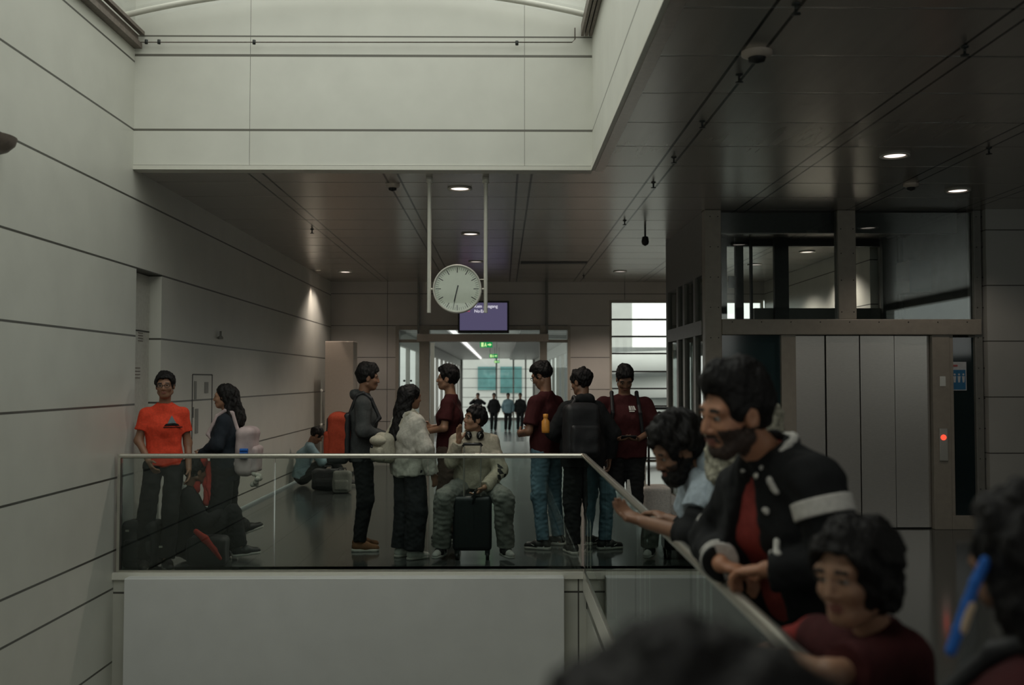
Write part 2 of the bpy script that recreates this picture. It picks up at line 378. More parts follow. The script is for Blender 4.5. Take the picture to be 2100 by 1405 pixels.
wavy('terminal_building', 'white building with wavy horizontal bands outside the louvred window', 2.6, 22, 38, -5, 2.9, 9, [M_ext, M_extgrey], .7, .4)
ob = thing('office_building', 'white block with teal glazing beyond the corridor end window', 'building', (0, 0, 0))
MB().box(-12, 11, 84, 92, -6, 9).build('facade', M_ext, ob)
a_, b_ = W(980, 752, 83.9), W(1017, 800, 83.9); MB().box(a_.x, b_.x, 83.85, 84, b_.z, a_.z).build('window', M_teal, ob)
a_, b_ = W(1026, 752, 83.9), W(1070, 806, 83.9); MB().box(a_.x, b_.x, 83.85, 84, b_.z, a_.z).build('window', M_teal, ob)
can = MB(); N = 24
vs = []; 
for i in range(N+1):
    x = -7+14*i/N; z = -2.1+1.0*math.cos((x+1.5)*.35)
    vs += [(x, 66, z), (x, 74, z+.4), (x, 74, z-2.6), (x, 66, z-3)]
fs = []
for i in range(N):
    for q in range(4): fs.append((4*i+q, 4*i+(q+1) % 4, 4*i+4+(q+1) % 4, 4*i+4+q))
can.add(vs, fs, 0, True); tag(can.build('curved_canopy', M_ext), 'low curved white canopy outside the corridor end window', 'canopy')

# entrance portal in the far wall: posts, header, glass fields
pt = bpy.data.objects.new('door_1', None); C.objects.link(pt); pt['kind'] = 'structure'
def pxbox(mb, x0, y0, x1, y1, Y0, Y1, mi=0):
    a, b = W(x0, y0, Y0), W(x1, y1, Y0); mb.box(a.x, b.x, Y0, Y1, b.z, a.z, mi); return mb
for x0, x1 in ((811, 818), (860, 880), (1107, 1122), (1164, 1170)):
    m_ = MB(); pxbox(m_, x0, 668, x1, 700, YB-.05, YB+.2); a = m_.v; m_ = MB().box(W(x0, 700, YB-.05).x, W(x1, 700, YB-.05).x, YB-.05, YB+.2, 0, dz); m_.build('door_post', M_frame, pt)
pxbox(MB(), 855, 685, 1125, 700, YB-.16, YB+.25).build('door_header', M_locker, pt)
MB().box(dx0, dx1, YB-.03, YB+.2, W(0, 676, YB).z, W(0, 668, YB).z).build('top_beam', M_frame, pt)
for x0, x1 in ((818, 860), (1122, 1164)):
    MB().box(W(x0, 700, YB).x, W(x1, 700, YB).x, YB+.05, YB+.07, .05, W(0, 676, YB).z).build('glass_pane', M_glass2, pt)
    MB().box(W(x0, 700, YB).x, W(x1, 700, YB).x, YB-.0, YB+.12, W(0, 702, YB).z, W(0, 696, YB).z).build('transom', M_frame, pt)
MB().box(W(880, 0, YB).x, W(1107, 0, YB).x, YB+.05, YB+.07, W(0, 685, YB).z, W(0, 676, YB).z).build('glass_pane', M_glass2, pt)
# half open sliding leaf
MB().box(W(884, 0, YB).x, W(892, 0, YB).x, YB+.1, YB+.15, 0, W(0, 702, YB).z).build('sliding_leaf_stile', M_rail, pt)
for px in (860, 1120):
    MB().box(W(px, 0, YB).x-.012, W(px, 0, YB).x+.028, YB-.06, YB, W(0, 684, YB).z, ZC).build('rib', M_framedark, pt)
for px, s in ((829, 1), (843, 1)):
    p = W(px, 781, YB-.08); MB().lathe((p.x, p.y, p.z), [(0, -.02), (.02, -.02), (.02, .03), (0, .03)], 12, axis='y').build('door_knob', M_black, pt)

# ------------------------------------------------------------------ fixtures
# glass balustrade round the opening
gb = thing('glass_balustrade', 'glass balustrade with round satin steel handrail around the floor opening', 'railing', (RX-.015, YF, 0))
def bal(mb, name, mat, **k): return mb.build(name, mat, gb, off=(RX-.015, YF, 0), **k)
hz_ = W(700, 935, YF).z; gx = RX-.015; xl = W(245, 1000, YF).x
bal(MB().tube([(xl, YF, hz_), (gx-.03, YF, hz_), (gx-.008, YF-.008, hz_), (gx, YF-.03, hz_), (gx, YS0+.05, hz_)], .021, 14), 'handrail', M_rail)
bal(MB().box(xl-.012, xl+.012, YF-.018, YF+.018, 0, hz_+.015), 'end_post', M_rail)
xs = [xl+.02, W(563, 1000, YF).x, -.62, gx-.02]
for a, b in zip(xs, xs[1:]): bal(MB().box(a+.004, b-.004, YF-.006, YF+.006, .0, hz_-.012), 'glass_panel', M_glass)
ys = [YF-.02, 6.6, 5.1, 3.6, 2.1, YS0+.05]
for a, b in zip(ys, ys[1:]): bal(MB().box(gx-.006, gx+.006, b+.004, a-.004, .0, hz_-.012), 'glass_panel', M_glass)
bal(MB().box(xl, gx, YF-.016, YF+.016, .0, .03), 'base_channel', M_rail)
bal(MB().box(gx-.014, gx+.014, YS0, YF-.016, .0, .03), 'base_channel', M_rail)

# hanging clock on two poles
ck = thing('hanging_clock', 'round white clock hung between two slim poles from the ceiling', 'clock', (W(938, 593, 9).x, 9.0, W(938, 593, 9).z))
co = ck.location; cr = 49*9/F
def ckb(mb, name, mat, **k): return mb.build(name, mat, ck, **k)
px_l, px_r = W(880, 593, 9).x-co.x, W(996, 593, 9).x-co.x; zb = W(0, 641, 9).z-co.z; zt = ZC-co.z
for x in (px_l, px_r):
    ckb(MB().tube([(x, 0, zb), (x, 0, zt-.01)], .018, 14), 'pole', M_white)
    ckb(MB().lathe((x, 0, zt-.05), [(.018, 0), (.03, .0), (.03, .05), (0, .05)], 16), 'ceiling_collar', M_white)
ckb(MB().tube([(px_l, 0, 0), (-cr, 0, 0)], .009), 'arm', M_white); ckb(MB().tube([(cr, 0, 0), (px_r, 0, 0)], .009), 'arm', M_white)
ckb(MB().tube([(cr*.9, .02, .09), (px_r+.02, .02, .09)], .004), 'cable_bracket', M_white)
ckb(MB().lathe((0, 0, 0), [(0, .045), (cr, .045), (cr+.004, .03), (cr+.004, -.045), (cr-.008, -.05), (cr-.012, -.040), (cr-.014, -.034)], 48, axis='y'), 'case', M_white)
fc = ckb(MB().lathe((0, -.030, 0), [(0, 0), (cr-.006, .0)], 48, axis='y'), 'dial', pbr('clock_dial', (.84, .88, .79), .35, var=.02))
tk = MB()
for i in range(60):
    a = 2*PI*i/60; big = i % 5 == 0; r1 = cr*.90; r0 = cr*(.68 if big else .78); wd = .0035 if big else .0013
    if big: r1 = cr*.90
    ca, sa = math.sin(a), math.cos(a)
    vs = [(ca*r+sa*w, -.0315, sa*r-ca*w) for r, w in ((r0, -wd), (r1, -wd), (r1, wd), (r0, wd))]
    tk.add(vs, [(0, 1, 2, 3)], 0)
ckb(tk, 'minute_marks', M_black).parent = fc
for nm, ang, ln, wd in (('minute_hand', 192, .86, .0035), ('hour_hand', 194, .55, .006)):
    a = math.radians(ang); ca, sa = math.sin(a), math.cos(a)
    vs = [(ca*r+sa*w, y, sa*r-ca*w) for y in (-.036 if nm[0] == 'm' else -.034, -.033) for r, w in ((-.15*cr, -wd), (ln*cr, -wd*.5), (ln*cr, wd*.5), (-.15*cr, wd))]
    ckb(MB().add(vs, [(0, 1, 2, 3), (7, 6, 5, 4), (0, 4, 5, 1), (1, 5, 6, 2), (2, 6, 7, 3), (3, 7, 4, 0)]), nm, M_black)
ckb(MB().lathe((0, -.046, 0), [(0, 0), (cr-.010, .0)], 48, axis='y'), 'cover_glass', glass_mat('clock_glass', (.95, .97, .95, 1)))

# information screen in front of the far wall
yS = 18.2; a, b = W(939, 617, yS), W(1044, 683, yS)
tv = thing('information_screen', 'flat violet information screen reading Kein Ausgang above the far door', 'screen', ((a.x+b.x)/2, yS, b.z))
w2, h2 = (b.x-a.x)/2, a.z-b.z
MB().box(-w2, w2, 0, .08, 0, h2).build('housing', M_black, tv, bevel=.006)
MB().box(-w2+.035, w2-.035, -.004, 0.0, .05, h2-.035).build('display', M_screen, tv)
for wd, x_, z_ in (('Kein', .30, .125), ('Ausgang', .47, .125), ('No', .30, .215), ('Exit', .415, .215)): text_part(wd, .078, M_stext, tv, (-w2+x_, -.006, h2-z_))
rs_ = MB().box(-w2+.08, -w2+.22, -.006, -.004, h2-.20, h2-.185).box(-w2+.08, -w2+.22, -.006, -.004, h2-.10, h2-.085).box(-w2+.08, -w2+.095, -.006, -.004, h2-.2, h2-.085).box(-w2+.205, -w2+.22, -.006, -.004, h2-.2, h2-.085)
rs_.add([(-w2+.10, -.007, h2-.18), (-w2+.12, -.007, h2-.18), (-w2+.20, -.007, h2-.10), (-w2+.18, -.007, h2-.10)], [(0, 1, 2, 3)])
rs_.build('no_entry_mark', M_sred, tv)
for x in (-.16, .16): MB().box(x-.03, x+.03, .08, .49, h2*.4, h2*.5).build('wall_bracket', M_black, tv)

# lift
LX0, LX1, LY0, LY1 = 2.187, 5.13, 10.7, 13.24
lf = thing('lift_enclosure', 'glazed steel lift enclosure with four panel metal doors', 'lift', (LX0, LY0, 0))
def lb(mb, name, mat, **k): return mb.build(name, mat, lf, off=(LX0, LY0, 0), **k)
def fx(px, Y=LY0): return W(px, 700, Y).x
def fz(py, Y=LY0): return W(1700, py, Y).z
zb0, zb1 = fz(687), fz(655)
ztop = ZC-.001
lb(MB().box(LX0, fx(1480), LY0-.02, LY0+.14, 0, ztop), 'column', M_frame, bevel=.008)
lb(MB().box(fx(1720), fx(1757), LY0-.015, LY0+.12, zb1, ztop), 'column', M_frame, bevel=.008)
lb(MB().box(fx(1998), LX1+.06, LY0-.02, LY0+.14, 0, ztop), 'column', M_framedark, bevel=.008)
lb(MB().box(fx(1480), fx(2010), LY0-.045, LY0+.12, zb0, zb1), 'beam', M_frame, bevel=.008)
lb(MB().box(LX0, LX0+.16, LY1-.14, LY1, 0, ztop), 'column', M_framedark, bevel=.006)
lb(MB().box(LX1-.1, LX1+.06, LY1-.14, LY1, 0, ztop), 'column', M_framedark, bevel=.006)
lb(MB().box(fx(1480), fx(1720), LY0+.03, LY0+.042, zb1, ztop-.02), 'upper_glass', M_glass2)
lb(MB().box(fx(1757), fx(1998), LY0+.03, LY0+.042, zb1, ztop-.02), 'upper_glass', M_glass2)
lb(MB().box(fx(1480), fx(1601), LY0+.03, LY0+.05, .05, zb0), 'side_panel', M_tealglass)
lb(MB().box(fx(1601), fx(1631), LY0-.02, LY0+.10, 0, zb0), 'door_jamb', M_frame, bevel=.005)
lb(MB().box(fx(1910), fx(1946), LY0-.02, LY0+.10, 0, zb0), 'door_jamb', M_frame, bevel=.005)
dxs = [fx(v) for v in (1631, 1695, 1765, 1837, 1910)]
for i in range(4):
    y0 = LY0+.03+(.02 if i in (0, 3) else 0)
    lb(MB().box(dxs[i]+.005, dxs[i+1]-.005, y0, y0+.03, .012, zb0-.005), 'door_panel', M_liftdoor, bevel=.004)
lb(MB().box(dxs[0], dxs[4], LY0+.085, LY0+.095, .0, zb0), 'door_backing', M_black)
lb(MB().box(fx(1946), fx(1998), LY0+.03, LY0+.05, fz(1058), fz(692)), 'dark_glass_panel', M_darkglass)
lb(MB().box(fx(1946), fx(1953), LY0-.012, LY0+.06, .12, zb0), 'panel_frame', M_frame)
lb(MB().box(fx(1946), fx(2010), LY0-.022, LY0+.08, 0, fz(1058)), 'plinth', M_frame, bevel=.005)
lb(MB().box(fx(1921), fx(1938), LY0-.035, LY0-.02, fz(945), fz(878)), 'call_panel', M_steel, bevel=.003)
lb(MB().lathe((fx(1929), LY0-.038, fz(897)), [(0, -.006), (.028, -.006), (.03, .0), (.03, .004)], 18, axis='y'), 'call_button', M_red)
lb(MB().box(fx(1924), fx(1936), LY0-.024, LY0-.02, fz(792), fz(772)), 'notice_label', M_steel)
# bolts on the steelwork
bolt_me = MB().lathe((0, 0, 0), [(0, -.003), (.006, -.003), (.006, .004)], 8, axis='y').build('bolt', M_black, lf)
bolt_me.location = (fx(1457)-LX0, -.022, fz(445))
for px, py, y in [(q, v, -.022) for q in (1457, 1473, 2015, 2004) for v in range(445, 1070, 62)]+[(q, 661, -.047) for q in range(1500, 1990, 60)]+[(q, v, -.017) for q in (1726, 1751) for v in (470, 520, 575, 640)]:
    o = bolt_me.copy(); C.objects.link(o); o.parent = lf; o.location = (fx(px)-LX0, y, fz(py))

# side towards the stair: panel on top, narrow windows under it
def sy_(px): return LX0*F/(px-1030.)
zt1 = WX(1447, 560, LX0).z
lb(MB().box(LX0, LX0+.06, LY0+.14, LY1-.14, zt1, ztop), 'side_cladding', M_framedark)
ysid = [sy_(v) for v in (1443, 1424, 1400, 1371)]
for k, Yc in enumerate((sy_(1425), sy_(1403), sy_(1390))):
    lb(MB().box(LX0, LX0+.07, Yc-.06, Yc+.06, .1, zt1), 'side_mullion', M_framedark)
zm0, zm1 = WX(1447, 685, LX0).z, WX(1447, 655, LX0).z
lb(MB().box(LX0-.01, LX0+.08, LY0+.14, LY1-.14, zm0, zm1), 'side_beam', M_framedark)
lb(MB().box(LX0, LX0+.08, LY0+.14, LY1-.14, 0, .12), 'side_beam', M_framedark)
lb(MB().box(LX0+.03, LX0+.042, LY0+.14, LY1-.14, .12, zm0), 'side_glass', M_glass2)
lb(MB().box(LX0+.03, LX0+.042, LY0+.14, LY1-.14, zm1, zt1), 'side_glass', M_glass2)
# inside: header, rear beams, guide rails, car roof, dark rear right wall
lb(MB().box(LX0+.16, LX1-.1, LY0+.2, LY0+.3, fz(478, LY0+.2), ztop), 'header', M_dark)
yR = LY1-.34
lb(MB().box(LX0+.08, LX1-.1, yR, yR+.1, fz(505, yR), fz(484, yR)), 'rear_beam', M_dark)
lb(MB().box(LX0+.08, LX1-.1, yR+.11, yR+.14, fz(484, yR), ztop), 'rear_header', M_dark)
lb(MB().box(fx(1548, yR), LX1-.1, yR+.0, yR+.08, fz(657, yR), fz(632, yR)), 'rear_beam', M_framedark)
for x0, x1 in ((1480, 1492), (1510, 1526), (1541, 1545), (1590, 1619), (1812, 1822), (1850, 1870)):
    lb(MB().box(fx(x0, yR-.1), fx(x1, yR-.1), yR-.1, yR-.02, .3, fz(484, yR-.1)), 'guide_rail', M_dark)
lb(MB().box(fx(1492, yR), fx(1512, yR), yR-.1, yR-.05, fz(592, yR), fz(568, yR)), 'rail_bracket', M_dark)
lb(MB().box(fx(1848, yR), LX1-.1, yR+.1, yR+.12, .05, ztop), 'rear_wall', M_dark)
lb(MB().box(fx(1860, 12.), fx(1905, 12.), 11.9, 12.3, fz(600, 12.), fz(535, 12.)), 'drive_unit', M_tealglass)
lb(MB().box(fx(1868, 12.), fx(1960, 12.), 12.0, 12.1, fz(596, 12.), fz(588, 12.)), 'drive_arm', M_framedark)
lb(MB().box(fx(1632), fx(1910), 11.2, 12.7, .05, 2.1), 'lift_car', M_dark)
# poster on the dark glass
a, b = W(1945, 742, LY0-.02), W(1986, 801, LY0-.02)
po = thing('notice_poster', 'small blue notice with four white figures on dark glass beside lift', 'poster', (a.x, LY0+.023, b.z))
pw, ph = b.x-a.x, a.z-b.z
MB().box(0, pw, -.004, .002, 0, ph).build('sheet', pbr('poster_white', (.55, .58, .60), .5), po)
MB().box(.01, pw-.01, -.006, -.004, .01, ph*.72).build('blue_field', pbr('poster_blue', (.03, .17, .34), .5), po)
MB().box(.02, pw*.55, -.006, -.004, ph*.83, ph*.90).build('heading_bar', pbr('poster_red', (.45, .12, .12), .5), po)
for k in range(4):
    x = pw*(.16+.225*k); m_ = MB().lathe((x, -.008, ph*.56), [(0, 0), (.011, 0)], 10, axis='y')
    m_.prism([(x-.016, ph*.50), (x+.016, ph*.50), (x+.009, ph*.28), (x-.009, ph*.28)], -.008, -.006, 'y'); m_.build('figure_icon', MATS['poster_white'], po)

# downlights
def downlight(px, py, lit, label, spot=0, ang=130):
    p = WZ(px, py, ZC); d = thing('ceiling_downlight', label, 'ceiling light', (p.x, p.y, ZC), 0, 'recessed ceiling downlights')
    MB().lathe((0, 0, 0), [(.085, .0), (.115, -.001), (.12, -.012), (.098, -.014), (.085, .0)], 30).build('trim_ring', M_white, d)
    MB().lathe((0, 0, -.004), [(0, 0), (.085, 0)], 24).build('lens', M_lamp if lit else M_lampdim, d)
    if spot:
        l = bpy.data.lights.new('downlight_beam', 'SPOT'); l.energy = spot; l.color = (1, .70, .52) if ang < 100 else (1, .86, .74); l.spot_size = math.radians(ang); l.spot_blend = .5; l.shadow_soft_size = .04
        o = bpy.data.objects.new('downlight_beam', l); C.objects.link(o); o.parent = d; o.location = (0, 0, -.03)
downlight(943, 386, 1, 'round downlight between the two clock poles', 45)
downlight(965, 479, 1, 'round downlight above the clock, middle one of its row', 95)
downlight(976, 536, 0, 'round downlight just above the clock, farthest of its row', 95)
downlight(708, 557, 1, 'small downlight near the far left corner near the far left corner', 42)
wp = thing('wall_washer_lamp', 'small recessed lamp casting a pointed beam on the far left wall', 'ceiling light', (XL+.12, 16.7, ZC))
MB().lathe((0, 0, 0), [(.035, .0), (.05, -.001), (.05, -.008), (.035, -.01)], 20).build('trim_ring', M_white, wp)
MB().lathe((0, 0, -.003), [(0, 0), (.035, 0)], 16).build('lens', M_lamp, wp)
l = bpy.data.lights.new('wall_beam', 'SPOT'); l.energy = 30; l.color = (1, .80, .66); l.spot_size = math.radians(46); l.spot_blend = .3; l.shadow_soft_size = .02
o = bpy.data.objects.new('wall_beam', l); C.objects.link(o); o.parent = wp; o.location = (0, 0, -.02)
downlight(1835, 318, 1, 'largest oval-looking downlight above the lift', 16)
downlight(1964, 390, 1, 'downlight at the right above the lift corner', 16)
downlight(1272, 556, 0, 'dim downlight above the louvred window', 120)
downlight(1655, 516, 1, 'downlight in the lobby seen through the lift glass', 60); downlight(1548, 542, 0, 'dim downlight deep in the lobby beyond the lift', 60)  # second lobby lamp added to brighten the space beyond the lift
# wall sconce at far left
p = WX(4, 290, XL+.1)
sc = thing('wall_sconce', 'grey dome lamp on the left wall at the photo edge', 'wall lamp', (XL, p.y-.05, p.z))
MB().lathe((.0, 0, 0), [(.20, .02), (.19, -.02), (.15, -.06), (.08, -.09), (0, -.1)], 28).build('bowl', M_rust, sc)
MB().box(-.0, .05, -.05, .05, 0, .07).build('bracket', M_rust, sc)
# ceiling ornaments: sprinklers, smoke detectors, cameras
def sprinkler(px, py, lab):
    p = WZ(px, py, ZC); m_ = MB().lathe((0, 0, 0), [(.022, 0), (.022, -.008), (.008, -.012), (.008, -.045), (.024, -.048), (.024, -.052), (0, -.052)], 12)
    o = m_.build('sprinkler', M_dark); o.location = (p.x, p.y, ZC); tag(o, lab, 'sprinkler', 'small ceiling sprinklers')
for px, py, lab in ((1632, 8, 'sprinkler nearest the top edge of the ceiling'), (1516, 152, 'sprinkler just below the white detector in the ceiling slot'), (1440, 248, 'sprinkler in the ceiling slot halfway to the lift'),
                    (1382, 322, 'sprinkler in the ceiling slot left of the lift roof'), (1340, 374, 'sprinkler over the hanging camera'), (1281, 452, 'sprinkler left of the hanging camera'),
                    (1978, 95, 'sprinkler in the dark ceiling slot at the upper right'), (2028, 303, 'sprinkler near the right photo edge'), (640, 470, 'sprinkler in the ceiling slot near the left wall'),
                    (1197, 565, 'sprinkler at the far end of the slot by the window')):
    sprinkler(px, py, lab)
def detector(px, py, lab, sc_=1.):
    p = WZ(px, py, ZC); d = thing('smoke_detector', lab, 'smoke detector', (p.x, p.y, ZC), 0, 'smoke detectors on the ceiling')
    MB().lathe((0, 0, 0), [(.085*sc_, 0), (.085*sc_, -.02), (.05*sc_, -.035)], 24).build('base', M_locker, d)
    MB().lathe((0, 0, 0), [(.048*sc_, -.035), (.045*sc_, -.055), (0, -.068)], 20).build('sensor_cap', M_black, d)
detector(1552, 106, 'cream round smoke detector in the middle of the dark ceiling'); detector(1868, 377, 'smoke detector between the two lift downlights', .8); detector(805, 378, 'smoke detector left of the clock poles', .8)
# hanging camera
p = WZ(1323, 462, ZC)
cm = thing('ceiling_camera', 'dark camera hanging on a short rod near the lift', 'security camera', (p.x, p.y, ZC))
MB().tube([(0, 0, 0), (0, 0, -.14)], .012).build('rod', M_black, cm)
MB().lathe((0, 0, -.2), [(0, .07), (.035, .06), (.045, .0), (.035, -.03), (0, -.05)], 16).build('camera_body', M_black, cm)
# air slot in the ceiling
a, b = WZ(1068, 538, ZC), WZ(1208, 532, ZC)
tag(MB().box(a.x, b.x, a.y-.1, a.y+.14, ZC-.012, ZC-.002).build('air_vent', M_dark), 'long dark air slot in the ceiling near the far door', 'vent')

# locker and pole in the far left corner
a, b = W(667, 700, 17.), W(725, 700, 17.)
lk = thing('tall_cabinet', 'tall plain beige cabinet in the far left corner', 'cabinet', (a.x, 17., 0))
MB().box(0, b.x-a.x, 0, .45, .04, a.z).build('body', M_locker, lk, bevel=.008); MB().box(.02, b.x-a.x-.02, .02, .43, 0, .04).build('plinth', M_black, lk)
p = W(660, 700, 16.6)
pl = thing('upright_pole', 'thin bright upright pole with clamps left of the beige cabinet', 'pole', (p.x, 16.6, 0))
MB().tube([(0, 0, 0), (0, 0, W(0, 780, 16.6).z)], .012).build('tube', M_steel, pl)
for py in (801, 871): MB().lathe((0, 0, W(0, py, 16.6).z), [(.02, -.02), (.02, .02), (0, .02)], 10).build('clamp', M_white, pl)
# flush service door with labels on the left wall, and the niche door
dr = bpy.data.objects.new('door_2', None); C.objects.link(dr); dr['kind'] = 'structure'
Ya, Yb = XL*F/(397-1030.), XL*F/(437-1030.); zt2 = WX(397, 768, XL).z
for q in (Ya, Yb): MB().box(XL, XL+.004, q-.008, q+.008, .04, zt2).build('door_gap', M_black, dr)
MB().box(XL, XL+.004, Ya, Yb, zt2-.006, zt2+.006).build('door_gap', M_black, dr)
for (a0, a1, z0, z1) in ((.06, .13, -.26, -.07), (.02, .05, -.45, -.34), (.1, .2, -.62, -.36), (.42, .55, -.20, -.08)):
    MB().box(XL, XL+.006, Ya+a0, Ya+a1, zt2+z0, zt2+z1).build('label_plate', M_framedark, dr)
MB().box(XL+.0, XL+.03, Yb-.1, Yb-.07, zt2-.85, zt2-.72).build('door_handle', M_steel, dr)
dn = bpy.data.objects.new('door_3', None); C.objects.link(dn); dn['kind'] = 'structure'
MB().box(XL-nD, XL-nD+.01, nY0+.01, nY1-.01, .0, 2.5).build('door_leaf', pbr('niche_door_paint', (.52, .51, .46), .4), dn)
MB().box(XL-nD+.01, XL-nD+.014, nY0+.01, nY1-.01, 2.05, 2.062).build('door_gap', M_black, dn)
for (u0, u1, z0, z1, n_) in ((.36, .48, 1.96, 2.08, 5), (.28, .42, 1.62, 1.74, 4), (.1, .2, 1.36, 1.6, 6)):
    for k in range(n_):
        zz = z0+(z1-z0)*k/n_; MB().box(XL-nD+.01, XL-nD+.013, nY0+u0, nY0+u1, zz, zz+.008).build('label_rule', M_rust, dn)
# small wall hook sensor
p = WX(447, 690, XL); wv = MB().lathe((0, 0, 0), [(.03, 0), (.03, .02), (.012, .04), (.012, .09), (0, .09)], 12); o = wv.build('wall_sensor', M_framedark); o.location = (XL+.03, p.y, p.z-.03); tag(o, 'small pale sensor on the left wall above the dark haired woman', 'sensor')

# skylight: tracks, cable, vault ribs, glass
tb = MB().box(XL, XL+.07, YS0, YS1-.02, 4.50, 4.545).box(XL, XL+.035, YS0, YS1-.02, 4.545, 4.62).box(XL+.05, XL+.09, YS0, YS1-.02, 4.62, 4.65)
tag(tb.build('blind_track', M_rust), 'brown blind track along the left wall under the skylight', 'track')
tb = MB()
for k in range(3): tb.box(XS-.03-.035*k, XS-.005-.035*k, YS0, YS1-.03, 4.62, 4.72)
tag(tb.build('blind_track', M_rust), 'ribbed brown blind track along the right side of the skylight', 'track')
cb = thing('tension_cable', 'thin dark cable with clamps across the skylight end wall', 'cable', (XL, YS1-.06, W(700, 88, YS1-.06).z))
cz0 = cb.location.z
MB().tube([(0, 0, 0), (XS-XL-.18, 0, .012), (XS-XL-.155, 0, .04), (XS-XL-.155, 0, .14)], .005, 8).build('wire', M_rust, cb)
for px in (300, 326, 521, 1060):
    x = W(px, 88, YS1-.06).x-XL; MB().lathe((x, 0, .004), [(0, -.022), (.014, -.018), (.014, .018), (0, .022)], 10).build('clamp', M_dark, cb)
MB().box(0, .06, -.02, .02, -.02, .012).build('wall_anchor', M_rust, cb)
def arch(x): u = (x-XL)/(XS-XL); return 4.72+.96*.26*4*u*(1-u)*1.0
ns = 20
k = 0; proto = None
vt = thing('skylight_roof', 'shallow vaulted glass skylight on white tube ribs', 'skylight', (XL, YS1, 4.7))
for y in (8.42, 7.2, 6.0, 4.8, 3.6, 2.4, 1.25):
    MB().tube([(XL+(XS-XL)*i/ns, y, arch(XL+(XS-XL)*i/ns)) for i in range(ns+1)], .025, 10).build('rib', M_white, vt, off=(XL, YS1, 4.7))
g_ = MB(); vs = []; fs = []
for i in range(ns+1):
    x = XL+(XS-XL)*i/ns; vs += [(x, YS0, arch(x)+.04), (x, YS1, arch(x)+.04)]
for i in range(ns): fs.append((2*i, 2*i+1, 2*i+3, 2*i+2))
g_.add(vs, fs, 0, True); g_.build('roof_glass', M_skyglass, vt, off=(XL, YS1, 4.7))

# exit signs hanging in the corridor
def exit_sign(px, py, D, w, lab):
    p = W(px, py, D); e = thing('exit_sign', lab, 'exit sign', tuple(p), 0, 'green exit signs in the corridor')
    h = w*.45
    MB().box(-w/2, w/2, 0, .04, -h/2, h/2).build('sign_box', M_green, e)
    MB().prism([(w*.12, -h*.12), (w*.28, -h*.12), (w*.28, -h*.28), (w*.45, 0), (w*.28, h*.28), (w*.28, h*.12), (w*.12, h*.12)], -.006, -.001, 'y').build('arrow', M_gwhite, e)
    m_ = MB().box(-w*.40, -w*.20, -.006, -.001, -h*.38, h*.38); m_.build('doorway_mark', M_gwhite, e)
    m_ = MB().lathe((-w*.05, -.008, h*.25), [(0, 0), (h*.1, 0)], 8, axis='y').prism([(-w*.1, h*.12), (0, h*.12), (w*.04, -h*.35), (-w*.02, -h*.35), (-w*.05, -h*.1), (-w*.12, -h*.35), (-w*.16, -h*.3)], -.007, -.002, 'y'); m_.build('running_figure', M_gwhite, e)
    for x in (-w*.4, w*.4): MB().tube([(x, .02, h/2), (x, .02, max(h/2+.02, cz+.1-p.z))], .006, 6).build('hanger', M_dark, e)
exit_sign(997, 707, 21.5, .27, 'nearest and highest green exit sign in the corridor'); exit_sign(1012, 730, 31, .26, 'middle green exit sign in the corridor'); exit_sign(1019, 742, 40, .22, 'farthest and smallest green exit sign in the corridor')
print('structure done', round(time.time()-T0, 1))
# ------------------------------------------------------------------ sculpting library: signed distance solids turned into one mesh
V3 = lambda *a: np.array(a, dtype=np.float64)
def nrm(v): v = np.asarray(v, float); return v/(np.linalg.norm(v)+1e-9)
class Cone:
    """tapered capsule; optional cut planes [(point, normal)] remove what lies on the normal's side"""
    def __init__(s, a, b, r1, r2=None, cuts=(), k=.02, sub=False, flat=None):
        s.a, s.b = V3(*a), V3(*b); s.r1 = r1; s.r2 = r1 if r2 is None else r2; s.cuts = cuts; s.k = k; s.sub = sub; s.flat = flat
        m = max(s.r1, s.r2); s.lo = np.minimum(s.a, s.b)-m; s.hi = np.maximum(s.a, s.b)+m
    def d(s, X, Y, Z):
        ab = s.b-s.a; L = float(ab@ab)+1e-12
        px, py, pz = X-s.a[0], Y-s.a[1], Z-s.a[2]
        t = np.clip((px*ab[0]+py*ab[1]+pz*ab[2])/L, 0, 1)
        qx, qy, qz = px-t*ab[0], py-t*ab[1], pz-t*ab[2]
        if s.flat is not None:      # (axis, factor): squash across the axis
            n, fct = s.flat; dn = qx*n[0]+qy*n[1]+qz*n[2]
            return np.sqrt(np.maximum(qx*qx+qy*qy+qz*qz-dn*dn, 0)+(dn*fct)**2)-(s.r1+t*(s.r2-s.r1))
        return np.sqrt(qx*qx+qy*qy+qz*qz)-(s.r1+t*(s.r2-s.r1))
class Ell:
    def __init__(s, c, r, R=None, cuts=(), k=.02, sub=False, box=False):
        s.c = V3(*c); s.r = V3(*r); s.R = np.eye(3) if R is None else R; s.cuts = cuts; s.k = k; s.sub = sub; s.box = box
        e = np.sqrt(((s.R*s.r)**2).sum(1)) if not box else (abs(s.R)*s.r).sum(1); s.lo = s.c-e; s.hi = s.c+e
    def d(s, X, Y, Z):
        px, py, pz = X-s.c[0], Y-s.c[1], Z-s.c[2]; R = s.R
        q = [px*R[0, i]+py*R[1, i]+pz*R[2, i] for i in range(3)]
        if s.box:
            rr = s.box; h = s.r-rr
            e = [np.abs(q[i])-h[i] for i in range(3)]
            o = np.sqrt(sum(np.maximum(v, 0)**2 for v in e)); return o+np.minimum(np.maximum(np.maximum(e[0], e[1]), e[2]), 0)-rr
        k0 = np.sqrt(sum((q[i]/s.r[i])**2 for i in range(3)))+1e-9; k1 = np.sqrt(sum((q[i]/s.r[i]**2)**2 for i in range(3)))+1e-9
        return k0*(k0-1)/k1
